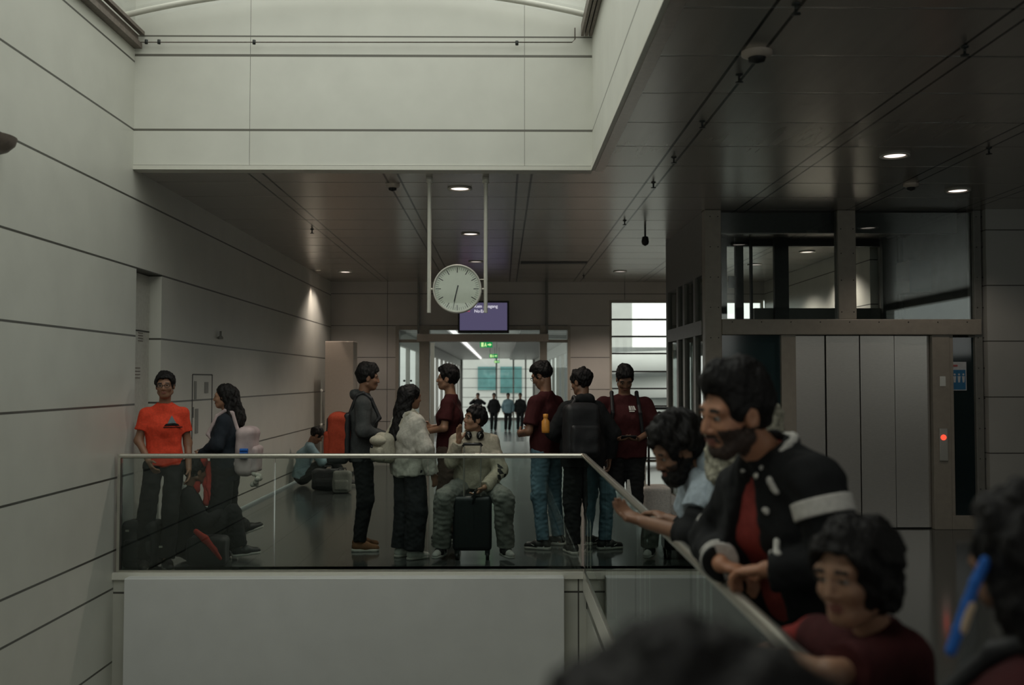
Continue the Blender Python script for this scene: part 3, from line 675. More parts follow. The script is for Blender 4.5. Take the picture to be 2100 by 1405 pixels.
def noise3(P, kmin, kmax, seed, st=(1, 1, 1)):
    rs = np.random.RandomState(seed); o = 0
    for i in range(7):
        k = rs.normal(size=3); k = k/np.linalg.norm(k)*rs.uniform(kmin, kmax)*np.array(st)
        o = o+np.sin(P@k+rs.uniform(0, 6.28)+1.5*np.sin(P@k[[1, 2, 0]]*.6))
    return o/3.2
def sdf_mesh(prims, vox, fine=None, pad=.0):
    """surface nets on a rectilinear grid; fine=(lo, hi, vox) refines the grid lines in a box"""
    lo = np.min([p.lo for p in prims if not p.sub], 0)-2.5*vox; hi = np.max([p.hi for p in prims if not p.sub], 0)+2.5*vox
    ax = []
    for i in range(3):
        a = np.arange(lo[i], hi[i]+vox, vox)
        if fine is not None:
            fl_, fh_, fv = fine
            l, h = max(fl_[i], lo[i]), min(fh_[i], hi[i])
            if h > l: a = np.concatenate([a[a < l-fv*.6], np.arange(l, h, fv), a[a > h+fv*.6]])
        ax.append(a.astype(np.float32))
    Fd = np.full([len(a) for a in ax], 1., np.float32)
    for p in prims:
        m = p.k*1.3+2.2*vox
        i0 = [int(np.searchsorted(ax[i], p.lo[i]-m)) for i in range(3)]; i1 = [int(np.searchsorted(ax[i], p.hi[i]+m)) for i in range(3)]
        if any(b <= a for a, b in zip(i0, i1)): continue
        X = ax[0][i0[0]:i1[0], None, None]; Y = ax[1][None, i0[1]:i1[1], None]; Z = ax[2][None, None, i0[2]:i1[2]]
        d = p.d(X, Y, Z).astype(np.float32)
        for (pt, n) in p.cuts: d = np.maximum(d, ((X-pt[0])*n[0]+(Y-pt[1])*n[1]+(Z-pt[2])*n[2]).astype(np.float32))
        blk = Fd[i0[0]:i1[0], i0[1]:i1[1], i0[2]:i1[2]]; k = max(p.k, 1e-4)
        if p.sub:
            h = np.maximum(k-np.abs(blk+d), 0)/k; blk[:] = np.maximum(blk, -d)+h*h*k*.25
        else:
            h = np.maximum(k-np.abs(blk-d), 0)/k; blk[:] = np.minimum(blk, d)-h*h*k*.25
    Sg = Fd < 0
    c = np.zeros(tuple(n-1 for n in Sg.shape), np.int8)
    for dx in (0, 1):
        for dy in (0, 1):
            for dz_ in (0, 1): c += Sg[dx:Sg.shape[0]-1+dx, dy:Sg.shape[1]-1+dy, dz_:Sg.shape[2]-1+dz_]
    I, J, K = np.nonzero((c > 0) & (c < 8)); n = len(I)
    idx = np.full(c.shape, -1, np.int32); idx[I, J, K] = np.arange(n)
    pos = np.zeros((n, 3)); cnt = np.zeros(n)
    cor = [(a, b, d_) for a in (0, 1) for b in (0, 1) for d_ in (0, 1)]
    for q in range(8):
        for r in range(q+1, 8):
            A, B = cor[q], cor[r]
            if sum(abs(A[i]-B[i]) for i in range(3)) != 1: continue
            fa = Fd[I+A[0], J+A[1], K+A[2]]; fb = Fd[I+B[0], J+B[1], K+B[2]]; cr_ = (fa < 0) != (fb < 0)
            t_ = np.where(cr_, fa/np.where(cr_, fa-fb, 1), 0)
            pa = np.stack([ax[0][I+A[0]], ax[1][J+A[1]], ax[2][K+A[2]]], 1); pb = np.stack([ax[0][I+B[0]], ax[1][J+B[1]], ax[2][K+B[2]]], 1)
            pos += np.where(cr_[:, None], pa+t_[:, None]*(pb-pa), 0); cnt += cr_
    pos /= cnt[:, None]
    quads = []
    for axx in range(3):
        sl0 = [slice(None)]*3; sl1 = [slice(None)]*3; sl0[axx] = slice(0, -1); sl1[axx] = slice(1, None)
        ch = Sg[tuple(sl0)] != Sg[tuple(sl1)]; G = np.array(np.nonzero(ch)); u, v = [(1, 2), (2, 0), (0, 1)][axx]
        ok = (G[u] > 0) & (G[v] > 0) & (G[u] < Sg.shape[u]-1) & (G[v] < Sg.shape[v]-1); G = G[:, ok]
        def at(du, dv): H = G.copy(); H[u] += du; H[v] += dv; return idx[H[0], H[1], H[2]]
        Q = np.stack([at(-1, -1), at(0, -1), at(0, 0), at(-1, 0)], 1); ins = Sg[G[0], G[1], G[2]]
        Q = np.where(ins[:, None], Q, Q[:, ::-1]); quads.append(Q)
    Q = np.concatenate(quads); Q = Q[(Q >= 0).all(1)]
    return pos, Q
def vnormals(P, Q):
    fn = np.cross(P[Q[:, 2]]-P[Q[:, 0]], P[Q[:, 3]]-P[Q[:, 1]]); N = np.zeros_like(P)
    for i in range(4): np.add.at(N, Q[:, i], fn)
    return N/(np.linalg.norm(N, axis=1)[:, None]+1e-12)
def sculpt(name, prims, mats, parent, vox=.008, fine=None, disp=None, zones=None, off=None):
    P, Q = sdf_mesh(prims, vox, fine)
    if disp is not None:
        for (amp, k0, k1, seed, st) in disp: P = P+vnormals(P, Q)*(amp*noise3(P, k0, k1, seed, st))[:, None]
    me = bpy.data.meshes.new(name); n = len(Q)
    me.vertices.add(len(P)); me.vertices.foreach_set('co', P.astype(np.float32).ravel())
    me.loops.add(4*n); me.loops.foreach_set('vertex_index', Q.astype(np.int32).ravel())
    me.polygons.add(n); me.polygons.foreach_set('loop_start', np.arange(0, 4*n, 4, dtype=np.int32)); me.polygons.foreach_set('loop_total', np.full(n, 4, np.int32))
    for m in (mats if isinstance(mats, (list, tuple)) else [mats]): me.materials.append(m)
    me.polygons.foreach_set('use_smooth', np.ones(n, bool))
    if zones is not None:
        me.polygons.foreach_set('material_index', zones(P[Q].mean(1)).astype(np.int32))
    me.update(calc_edges=True); me.validate()
    o = bpy.data.objects.new(name, me); C.objects.link(o)
    if parent is not None: o.parent = parent
    return o

# ------------------------------------------------------------------ cloth and skin materials
def skin(name, c): 
    m = pbr(name, c, .5, var=.07, nscale=18, bump=.04, bscale=90)
    b = [n for n in m.node_tree.nodes if n.type == 'BSDF_PRINCIPLED'][0]
    b.inputs['Subsurface Weight'].default_value = .08; b.inputs['Subsurface Radius'].default_value = (.02, .008, .005); return m
SK = skin('brown_skin', (.27, .14, .085)); SK2 = skin('light_brown_skin', (.36, .20, .125)); SK3 = skin('deep_brown_skin', (.22, .115, .07))
LIP = skin('lip_skin', (.26, .10, .075)); EYEW = pbr('eye_white', (.34, .32, .29), .25); IRIS = pbr('dark_iris', (.015, .01, .008), .15)
BROW = pbr('brow_hair', (.02, .015, .012), .7); BEARD = pbr('beard_stubble', (.05, .032, .025), .75, var=.5, nscale=120)
HAIR = pbr('black_hair', (.010, .009, .009), .55, var=.5, nscale=90, bump=.5, bscale=160, stretch=(1, 1, .25), spec=.22)
HAIRB = pbr('dark_brown_hair', (.022, .015, .011), .42, var=.5, nscale=90, bump=.5, bscale=160, stretch=(1, 1, .25), spec=.4)
def cloth(name, c, var=.12, rough=.85, ns=60, b=.25): return pbr(name, c, rough, var=var, nscale=ns, bump=b, bscale=220, sheen=.0, spec=.25)
ORANGE = cloth('orange_cotton', (.70, .066, .03)); NAVY = cloth('navy_black_cotton', (.016, .022, .030)); MAROON = cloth('maroon_cotton', (.055, .011, .012)); MAROON2 = cloth('bright_maroon_cotton', (.24, .03, .026))
GREYH = cloth('charcoal_fleece', (.055, .06, .06)); CREAM = cloth('off_white_fleece', (.52, .50, .44)); CREAM2 = cloth('cream_fleece', (.46, .42, .33)); BLACKC = cloth('black_cotton', (.014, .015, .016))
GREYP = cloth('grey_green_sweat_cloth', (.23, .24, .215)); JEANS = cloth('faded_blue_denim', (.115, .20, .25), .25, ns=14); DJEANS = cloth('dark_washed_denim', (.028, .03, .034), .3, ns=12); BROWNP = cloth('brown_trouser_cloth', (.10, .07, .055))
BLUEL = cloth('pale_blue_fleece', (.40, .47, .53)); KNIT = cloth('cream_open_knit', (.50, .48, .38), .3, ns=45, b=.9); REDJ = cloth('red_nylon', (.52, .06, .045)); WHITEC = cloth('white_cotton', (.66, .64, .60)); SOLE = pbr('pale_rubber_sole', (.55, .53, .48), .6)
BLUEC = cloth('light_blue_shirt_cloth', (.22, .34, .38)); ORBAG = cloth('orange_nylon', (.42, .06, .028)); BLKB = pbr('black_nylon', (.013, .014, .016), .55, var=.2, nscale=30, bump=.2, bscale=200)
PINKW = cloth('pink_white_nylon', (.50, .41, .41), .15, ns=9); BEIGEB = cloth('beige_canvas', (.48, .45, .36)); TAN = cloth('brown_suede', (.16, .08, .04)); BLUEB = cloth('blue_ribbon', (.03, .14, .50)); YEL = pbr('amber_bottle_plastic', (.72, .30, .05), .35)
SHBLK = pbr('black_shoe_leather', (.015, .015, .015), .5); SHWHT = pbr('white_shoe_leather', (.6, .6, .56), .5); PLAST = pbr('black_shell_plastic', (.014, .018, .02), .38, var=.2); GLOSSB = pbr('glossy_black_plastic', (.01, .01, .01), .12)
LENS = glass_mat('spectacle_lens', (.8, .8, .8, 1))

def rot(yaw, pitch, roll):
    """head or hand frame in the figure's own axes: x right, y forward, z up; yaw > 0 turns right, pitch > 0 looks up, roll > 0 leans right"""
    a, b, c = [math.radians(v) for v in (-yaw, pitch, roll)]
    Rz = np.array([[math.cos(a), -math.sin(a), 0], [math.sin(a), math.cos(a), 0], [0, 0, 1]])
    Rx = np.array([[1, 0, 0], [0, math.cos(b), -math.sin(b)], [0, math.sin(b), math.cos(b)]])
    Ry = np.array([[math.cos(c), 0, math.sin(c)], [0, 1, 0], [-math.sin(c), 0, math.cos(c)]])
    return Rz@Rx@Ry
class Fig:
    def __init__(s, label, x, y, heading, H=1.75, vox=.007, z=0., group=None, build=1., fine=None, name='person', cat='person', gender='m'):
        s.h = math.radians(heading); s.s = H/1.75; s.o = np.array([x, y, z]); s.vox = vox; s.b = build; s.fv = fine
        s.root = thing(name, label, cat, (x, y, z), -s.h, group)
        k = s.s; fw = .90 if gender == 'f' else 1.
        s.J = dict(pel=(0, 0, .95), chest=(0, .0, 1.26), neck=(0, -.015, 1.46), head=(0, .03, 1.645),
                   shR=(.158*fw, -.01, 1.382), shL=(-.158*fw, -.01, 1.382), elR=(.21*fw, -.03, 1.11), elL=(-.21*fw, -.03, 1.11), wrR=(.215*fw, .06, .87), wrL=(-.215*fw, .06, .87),
                   hipR=(.09, 0, .90), hipL=(-.09, 0, .90), knR=(.10, .03, .49), knL=(-.10, .03, .49), anR=(.11, -.02, .085), anL=(-.11, -.02, .085))
        s.J = {a: V3(*b)*k for a, b in s.J.items()}
        s.hs = s.s; s.hr = (0, 0, 0); s.toe = dict(R=(.12, 1, 0), L=(-.12, 1, 0)); s.curl = dict(R=.5, L=.5); s.hd = {}; s.hn = {}
    def w(s, px, py, D):
        p = np.array(W(px, py, D))-s.o; c, q = math.cos(s.h), math.sin(s.h)
        return V3(p[0]*c-p[1]*q, p[0]*q+p[1]*c, p[2])
    def set(s, **k):
        for a, b in k.items(): s.J[a] = V3(*b)
        return s
    def px(s, **k):
        for a, b in k.items(): s.J[a] = s.w(*b)
        return s
    def lean(s, fwd=0, side=0, about='pel'):
        """tilt the upper body (degrees)"""
        P = s.J[about].copy(); R = rot(0, -fwd, side)
        for j in ('chest', 'neck', 'head', 'shR', 'shL', 'elR', 'elL', 'wrR', 'wrL'): s.J[j] = P+R@(s.J[j]-P)
        return s
    def up(s): return nrm(s.J['neck']-s.J['pel'])
    def torso(s, inf=0., cuts=(), k=.05, wide=1.):
        J, q, b = s.J, s.s, s.b; e = inf; rt = nrm(J['shR']-J['shL']); rh = nrm(J['hipR']-J['hipL']); P = []
        fw = nrm(np.cross(s.up(), rt))
        for m in (-1, 1):
            P.append(Cone(J['pel']+rh*m*.062*q*b, J['chest']+rt*m*.066*q*b, .088*q*b+e, .096*q*b+e, cuts, k))
            P.append(Cone(J['chest']+rt*m*.066*q*b, J['neck']*.45+(J['shR'] if m > 0 else J['shL'])*.55-s.up()*.06*q, .094*q*b+e, .05*q+e*.8, cuts, k))
        P.append(Cone(J['chest']-fw*.01, J['neck']-s.up()*.07*q, .10*q*b+e, .06*q+e, cuts, k))
        P.append(Cone(J['shL']-s.up()*.012*q, J['neck']-s.up()*.004*q, .040*q+e*.9, .042*q+e*.8, cuts, k*.8)); P.append(Cone(J['shR']-s.up()*.012*q, J['neck']-s.up()*.004*q, .040*q+e*.9, .042*q+e*.8, cuts, k*.8))
        return P
    def arm(s, sd, inf=(0, 0, 0), cut=None, k=.03):
        """inf = extra radius at shoulder, elbow, wrist; cut = fraction along the arm where a sleeve ends (1 = elbow, 2 = wrist)"""
        J, q = s.J, s.s; a, b, c = J['sh'+sd], J['el'+sd], J['wr'+sd]; P = []
        r = [.046*q+inf[0]*.8, .036*q+inf[1]*.9, .025*q+inf[2]]
        if cut is None or cut > 1:
            P.append(Cone(a, b, r[0], r[1], (), k))
            if cut is None or cut >= 2: P.append(Cone(b, c, r[1], r[2], [(c, nrm(c-b))] if cut else (), k))
            else: e = b+(c-b)*(cut-1); P.append(Cone(b, e+(c-b)*.15, r[1], r[2], [(e, nrm(c-b))], k))
        else: e = a+(b-a)*cut; P.append(Cone(a, e+(b-a)*.2, r[0], r[0]+.004, [(e, nrm(b-a))], k))
        return P
    def hand(s, sd):
        J, q = s.J, s.s; w = J['wr'+sd]; d = nrm(s.hd.get(sd, w-J['el'+sd]))
        n0 = V3(*s.hn.get(sd, ((1 if sd == 'L' else -1), 0, 0))); n = nrm(n0-d*(n0@d)); a = np.cross(d, n)*(1 if sd == 'R' else -1)
        # n = palm direction, a = towards the thumb
        curl = s.curl[sd]; P = [Ell(w+d*.045*q, (.036*q, .052*q, .017*q), np.stack([a, d, n], 1), k=.014)]
        for i, (o, l) in enumerate(((.027, .072), (.009, .080), (-.009, .074), (-.026, .058))):
            p = w+d*.082*q+a*o*q; ang = .15*curl
            dd = nrm(d+a*(o*2.2)*(1-curl))
            for sg, (fr, r0, r1) in enumerate(((.42, .0098, .009), (.32, .009, .0082), (.26, .0082, .007))):
                ang += curl*(.55, .75, .6)[sg]; v = dd*math.cos(ang)+n*math.sin(ang)
                e = p+v*l*fr*q; P.append(Cone(p, e, r0*q, r1*q, k=.005)); p = e
        p = w+d*.02*q+a*.026*q+n*.004; v = nrm(d*.62+a*.75+n*.28); e = p+v*.04*q; P.append(Cone(p, e, .013*q, .0105*q, k=.01))
        v = nrm(d*.9+a*(.45-.5*curl)+n*(.2+.5*curl)); P.append(Cone(e, e+v*.032*q, .0105*q, .008*q, k=.006))
        return P
    def leg(s, sd, inf=(0, 0, 0), cut=False, k=.03, knee_out=0):
        J, q = s.J, s.s; a, b, c = J['hip'+sd], J['kn'+sd], J['an'+sd]; r = [.078*q*s.b+inf[0], .055*q+inf[1], .037*q+inf[2]]
        cuts = [(c-nrm(c-b)*.005, nrm(c-b))] if cut else ()
        P = [Cone(a, b, r[0], r[1], (), k), Cone(b, c+(c-b)*.08 if cut else c, r[1], r[2], cuts, k)]
        if not cut: m = b+(c-b)*.3; P.append(Cone(m, b+(c-b)*.55, .05*q, .04*q, (), k))
        return P
    def foot(s, sd):
        J, q = s.J, s.s; c = J['an'+sd]; t_ = nrm(s.toe[sd]); return [Cone(c-t_*.03*q+V3(0, 0, -.04*q), c+t_*.15*q+V3(0, 0, -.055*q), .032*q, .024*q, k=.02)]
    def headm(s): return rot(*s.hr)
    def hp(s, *p): return s.J['head']+s.headm()@(V3(*p)*s.hs)
    def head_prims(s, ears=True):
        q = s.hs; R = s.headm(); h = s.hp
        def E(c, r, k=.012, sub=False): return Ell(h(*c), V3(*r)*q, R, k=k*q, sub=sub)
        P = [E((0, -.018, .032), (.075, .095, .083)), E((0, .028, -.028), (.061, .062, .078), .03), E((0, .050, -.088), (.034, .032, .026), .03),
             Cone(h(-.052, -.005, -.062), h(-.018, .055, -.092), .022*q, .02*q, k=.02), Cone(h(.052, -.005, -.062), h(.018, .055, -.092), .022*q, .02*q, k=.02),
             Cone(h(-.042, .068, .022), h(.042, .068, .022), .017*q, .017*q, k=.015), Cone(h(0, .080, .022), h(0, .100, -.030), .0085*q, .0125*q, k=.010),
             E((.013, .090, -.036), (.009, .011, .008), .006), E((-.013, .090, -.036), (.009, .011, .008), .006),
             E((.040, .058, -.028), (.022, .024, .022), .02), E((-.040, .058, -.028), (.022, .024, .022), .02)]
        for m in (-1, 1):
            P.append(E((m*.031, .098, .003), (.019, .018, .012), .010, True)); P.append(E((m*.031, .073, .003), (.014, .014, .0125), .003))
            P.append(Cone(h(m*.018, .086, .0125), h(m*.045, .076, .011), .0035*q, .003*q, k=.004))
            if ears: P.append(Ell(h(m*.077, -.008, -.008), V3(.009, .021, .033)*q, R, k=.01)); P.append(Ell(h(m*.085, -.002, -.004), V3(.004, .010, .018)*q, R, k=.004, sub=True))
        P.append(E((0, .086, -.058), (.022, .012, .0055), .005)); P.append(E((0, .084, -.069), (.019, .012, .0065), .005)); P.append(E((0, .100, -.0635), (.024, .006, .0014), .003, True))
        return P
    def body(s, sk, beard=0, legs=True, zones=True, brow=1):
        J, q = s.J, s.s; R = s.headm()
        P = s.torso(-.012)+[Cone(J['neck']-s.up()*.03*q, s.hp(0, -.025, -.05), .058*q*min(s.b, 1.1), .052*q, k=.03)]
        for sd in 'RL': P += s.arm(sd)+s.hand(sd)+s.leg(sd)+s.foot(sd)
        P += s.head_prims()
        def z(Cn):
            L = ((Cn-J['head'])@R)/s.hs; o = np.zeros(len(Cn)); x, y, zz = np.abs(L[:, 0]), L[:, 1], L[:, 2]
            if beard:
                jaw = (zz < -.030-.25*(y-.0)*0) & (zz > -.135) & (y > -.02) & (y < .13) & ((zz < -.078) | (x > .036+.0*y)) & (x < .085)
                jaw |= (np.abs(zz+.050) < .007) & (x < .030) & (y > .05)
                o[jaw] = 4
            e = (x-.031)**2+(y-.073)**2+(zz-.003)**2 < .0158**2
            e &= (y > .077) & (np.abs(zz-.002) < .0060); o[e] = 1; o[e & ((x-.031)**2+(zz-.003)**2 < .0075**2)] = 2
            o[(x < .021) & (y > .078) & (zz < -.0525) & (zz > -.0745)] = 3
            o[(x > .013) & (x < .052) & (y > .055) & (np.abs(zz-(.0245-.12*np.maximum(x-.035, 0))) < .0058)] = 5
            return o
        fine = None
        if s.fv: c = J['head']; r = .135*q; fine = (c-r, c+r, s.fv)
        return sculpt('body', P, [sk, EYEW, IRIS, LIP, BEARD, BROW], s.root, s.vox, fine, None, z)
    def hair(s, mat=None, style='short', vol=.014, top=0., seed=1, amp=.006, fringe=0., extra=None, vox=None):
        mat = mat or HAIR; q = s.hs; R = s.headm(); h = s.hp
        def E(c, r, k=.012, sub=False, cuts=()): return Ell(h(*c), V3(*r)*q, R, k=k*q, sub=sub, cuts=cuts)
        v = vol
        P = [E((0, -.022, .036+top*.3), (.074+v, .096+v, .085+v+top*.7))]
        if top: P.append(E((0, .028, .085+top*.5), (.058+v*.3, .06, .035+top*.6), .03))
        if fringe: P.append(E((0, .065, .062-fringe*.35), (.058, .036, .028+fringe*.35), .02))
        # open the face, bare the neck
        P.append(Ell(h(0, .122, -.045), V3(.071, .080, .112)*q, R, k=.014*q, sub=True, box=.045*q))
        if style != 'long':
            n1 = R@nrm(V3(0, .25, -1)); P.append(Ell(h(0, .055, -.150), V3(.16, .20, .10)*q, R, k=.015, sub=True)); 
            for m in (-1, 1): P.append(E((m*.085, .0, -.022), (.025, .032, .036), .01, True))
        if extra: P += extra
        d = [(amp, 60, 130, seed, (1, 1, .5)), (amp*.45, 180, 320, seed+9, (1, 1, .4))]
        return sculpt('hair', P, mat, s.root, vox or max(.0045, s.vox*.8), None, d)
    def beard_mesh(s, len_=.012, mat=None):
        q = s.hs; R = s.headm(); h = s.hp
        def E(c, r, k=.012, sub=False): return Ell(h(*c), V3(*r)*q, R, k=k*q, sub=sub)
        P = [E((0, .052, -.092), (.040+len_, .038+len_*.8, .028+len_), .02)]
        for m in (-1, 1): P.append(Cone(h(m*.060, .0, -.040), h(m*.030, .052, -.090), (.012+len_)*q, (.018+len_)*q, k=.02)); P.append(Cone(h(m*.002, .092, -.0495), h(m*.028, .076, -.062), .006*q, .007*q, k=.01))
        P.append(E((0, .098, -.064), (.022, .03, .0085), .006, True))
        return sculpt('beard', P, mat or HAIR, s.root, max(.004, s.vox*.7), None, [(.003, 120, 260, 3, (1, 1, 1))])
    def top(s, mat, name='shirt', sleeve=.75, inf=.016, hem=-.02, arm=(.022, .02, .012), wr=.004, seed=2, hood=None, collar=None, wide=1., openf=None, sleevecut=None, mats=None, zones=None, extra=None, neckcut=.054):
        J, q = s.J, s.s; u = s.up(); hp_ = J['pel']+u*hem*q; cuts = [(hp_, -u)]
        P = s.torso(inf, cuts)
        rh = nrm(J['hipR']-J['hipL'])
        for m in (-1, 1): P.append(Cone(J['pel']+rh*m*.064*q*s.b-u*.12*q, J['pel']+rh*m*.064*q*s.b+u*.05*q, .094*q*s.b+inf, None, cuts, .05))
        for sd in 'RL': P += s.arm(sd, arm, sleeve)
        if extra: P += extra
        nk = J['neck']
        if not hood: P.append(Cone(nk-u*.0*q, nk+u*.2*q+nrm(J['head']-nk)*.05, neckcut*q, neckcut*q*1.25, k=.01, sub=True))
        if openf is not None: P += openf
        o = sculpt(name, P, mats or mat, s.root, s.vox, None, [(wr, 28, 60, seed, (1, 1, .7)), (wr*.4, 90, 150, seed+5, (1, 1, .6))], zones)
        if hood:
            f_ = nrm(np.cross(u, nrm(J['shR']-J['shL']))); r_ = nrm(J['shR']-J['shL']); c = nk+u*.02*q
            hp2 = [Cone(c-f_*.075*q+r_*.04*q+u*.0, c-f_*.075*q-r_*.04*q, .05*q, None, k=.04)]
            for m in (-1, 1): hp2.append(Cone(c-f_*.06*q+r_*m*.05*q, c+f_*.055*q+r_*m*.035*q-u*.035*q, .042*q, .024*q, k=.03))
            sculpt('hood', hp2, hood, s.root, s.vox, None, [(.004, 40, 90, seed+3, (1, 1, 1))])
        return o
    def trousers(s, mat, inf=(.018, .022, .028), waist=.03, wr=.005, seed=4, name='trousers'):
        J, q = s.J, s.s; u = s.up(); P = []; rh = nrm(J['hipR']-J['hipL']); cuts = [(J['pel']+u*waist*q, u)]
        for m in (-1, 1): P.append(Cone(J['pel']+rh*m*.062*q*s.b, (J['hipR'] if m > 0 else J['hipL']), .090*q*s.b+.008, .084*q*s.b+inf[0], cuts, .05))
        for sd in 'RL':
            L = s.leg(sd, inf, True, k=.02)
            P += L
        return sculpt(name, P, mat, s.root, s.vox, None, [(wr, 25, 60, seed, (1, 1, .8)), (wr*.5, 80, 140, seed+1, (.6, .6, 1.4))])
    def shoes(s, mat=None, sole=None, tick=False, toe=None, lab=None, v=None):
        for sd in 'RL':
            J, q = s.J, s.s; c = J['an'+sd]; t_ = nrm(s.toe[sd]); up = V3(0, 0, 1) if abs(t_[2]) < .5 else nrm(s.J['kn'+sd]-c)
            t_ = nrm(t_); sdv = nrm(np.cross(t_, up)); up = np.cross(sdv, t_); b0 = c-up*.085*q
            cut = [(b0+up*.022*q, -up)]
            P = [Cone(c-t_*.035*q-up*.035*q, c+t_*.06*q-up*.035*q, .040*q, .043*q, cut, k=.02), Cone(c+t_*.05*q-up*.045*q, c+t_*.15*q-up*.056*q, .043*q, .036*q, cut, k=.02), Cone(c-t_*.02*q-up*.03*q, c+up*.012*q-t_*.01*q, .04*q, .038*q, [(c+up*.018*q, up)], k=.02),
                 ]
            P.append(Cone(c+up*.005*q-t_*.01*q, c+up*.06*q-t_*.01*q, .030*q, None, k=.01, sub=True))
            def z(Cn): return ((Cn-c)@t_ > .105*q).astype(int)
            o = sculpt('shoe', P, [mat or SHBLK, toe or mat or SHBLK], s.root, v or .006, zones=z)
            sculpt('sole', [Cone(c-t_*.035*q-up*.068*q, c+t_*.145*q-up*.068*q, .044*q, .040*q, [(b0, -up), (b0+up*.026*q, up)], k=.01, flat=(sdv, 1.0))], sole or SOLE, o, v or .006)
            if tick:
                for side in (-1, 1):
                    m_ = MB(); pts = []
                    for (a, h1, h2) in ((-.03, -.045, -.060), (-.01, -.058, -.070), (.02, -.056, -.068), (.06, -.044, -.052), (.10, -.030, -.033)):
                        pts.append((a, h1, h2))
                    vs = []
                    for yy in (.0405, .0445):
                        for (a, h1, h2) in pts:
                            for h_ in (h1, h2): vs.append(c+t_*(a+.01)*q+up*h_*q+sdv*side*yy*q)
                    n = len(pts); fs = []
                    for i in range(n-1):
                        a = 2*i; fs += [(a, a+1, a+3, a+2), (2*n+a+2, 2*n+a+3, 2*n+a+1, 2*n+a), (a, a+2, 2*n+a+2, 2*n+a), (a+1, 2*n+a+1, 2*n+a+3, a+3)]
                    m_.add(vs, fs); m_.build('side_mark', SHWHT, o)
            if lab: o['label'] = lab
    def glasses(s):
        h = s.hp; q = s.hs; m_ = MB()
        for m in (-1, 1):
            m_.tube([h(m*.033+.023*math.cos(a), .098, .0+.016*math.sin(a)) for a in [2*PI*i/14 for i in range(15)]], .0022*q, 6)
            m_.tube([h(m*.056, .096, .006), h(m*.078, .03, .004), h(m*.084, -.01, .0)], .002*q, 6)
        m_.tube([h(-.010, .099, .004), h(.010, .099, .004)], .002*q, 6)
        return m_.build('glasses', BLKB, s.root)
def strapchain(pts, w, th, n): return [Cone(a, b, w, None, k=.01, flat=(n, w/th)) for a, b in zip(pts, pts[1:])]
def rbox(c, r, R=None, rr=.03, k=.02, cuts=()): return Ell(c, r, R, cuts, k, False, rr)
def loc_thing(fig, name, label, cat, group=None):
    t_ = thing(name, label, cat, tuple(fig.root.location), fig.root.rotation_euler[2], group); return t_
def backpack(fig, label, main, pocket, size=(.15, .09, .22), drop=.0, side=0., frontm=None, back=.0, strap=None, vox=.007, zoff=0.):
    """worn on the figure's back"""
    J = fig.J; q = fig.s; u = fig.up(); r_ = nrm(J['shR']-J['shL']); f_ = nrm(np.cross(u, r_)); R = np.stack([r_, f_, u], 1)
    t_ = loc_thing(fig, 'backpack', label, 'backpack'); c = J['chest']-f_*(.125*q*fig.b+size[1]+back)+u*(-.02-drop)+r_*side
    sculpt('bag_body', [rbox(c, size, R, .06), Cone(c+u*size[2]*.7-r_*.05, c+u*size[2]*.7+r_*.05, size[1]*.8, k=.04)], main, t_, vox, disp=[(.004, 20, 50, 5, (1, 1, 1))])
    sculpt('front_pocket', [rbox(c-f_*(size[1]*.9)-u*size[2]*.3, (size[0]*.8, .045, size[2]*.55), R, .035)], pocket, t_, vox, disp=[(.004, 30, 60, 6, (1, 1, 1))])
    for m in (-1, 1):
        sh = J['shR'] if m > 0 else J['shL']; nk = J['neck']; tp = sh*.55+nk*.45+u*.035
        o = fig.b*.11*q+.02
        pts = [c+r_*m*size[0]*.5+u*size[2]*.8+f_*size[1]*.8, tp-f_*.06+u*.02, tp+u*.045, tp+f_*.075-u*.01, J['chest']+f_*(o+.02)+r_*m*.11*q, J['chest']*.6+J['pel']*.4+r_*m*.15*q+f_*.03, c+r_*m*size[0]*.7-u*size[2]*.6+f_*size[1]*.7]
        sculpt('strap', [Cone(a, b, .018, None, k=.01) for a, b in zip(pts, pts[1:])], strap or main, t_, .007)
    return t_, c, R
print('library ready', round(time.time()-T0, 1))

# ------------------------------------------------------------------ the people beyond the glass
# man in the orange T-shirt, against the niche
A = Fig('man in orange T-shirt and glasses leaning on the left wall', -2.95, 8.74, 158, 1.655, build=.88)
A.set(wrR=V3(.13, .15, .90), elR=V3(.21, .0, 1.08), wrL=V3(-.20, .08, .82)); A.lean(-2); A.hr = (12, -2, 2)
A.set(anR=(.16, .18, .082), anL=(-.02, .22, .082), knR=(.14, .12, .48), knL=(-.05, .14, .48))
A.body(SK); A.hair(fringe=.01, vol=.016); A.glasses(); A.top(ORANGE, 'tshirt', .62, hem=-.03, arm=(.018, .02, 0), seed=11); A.trousers(BLACKC, seed=12); A.shoes()
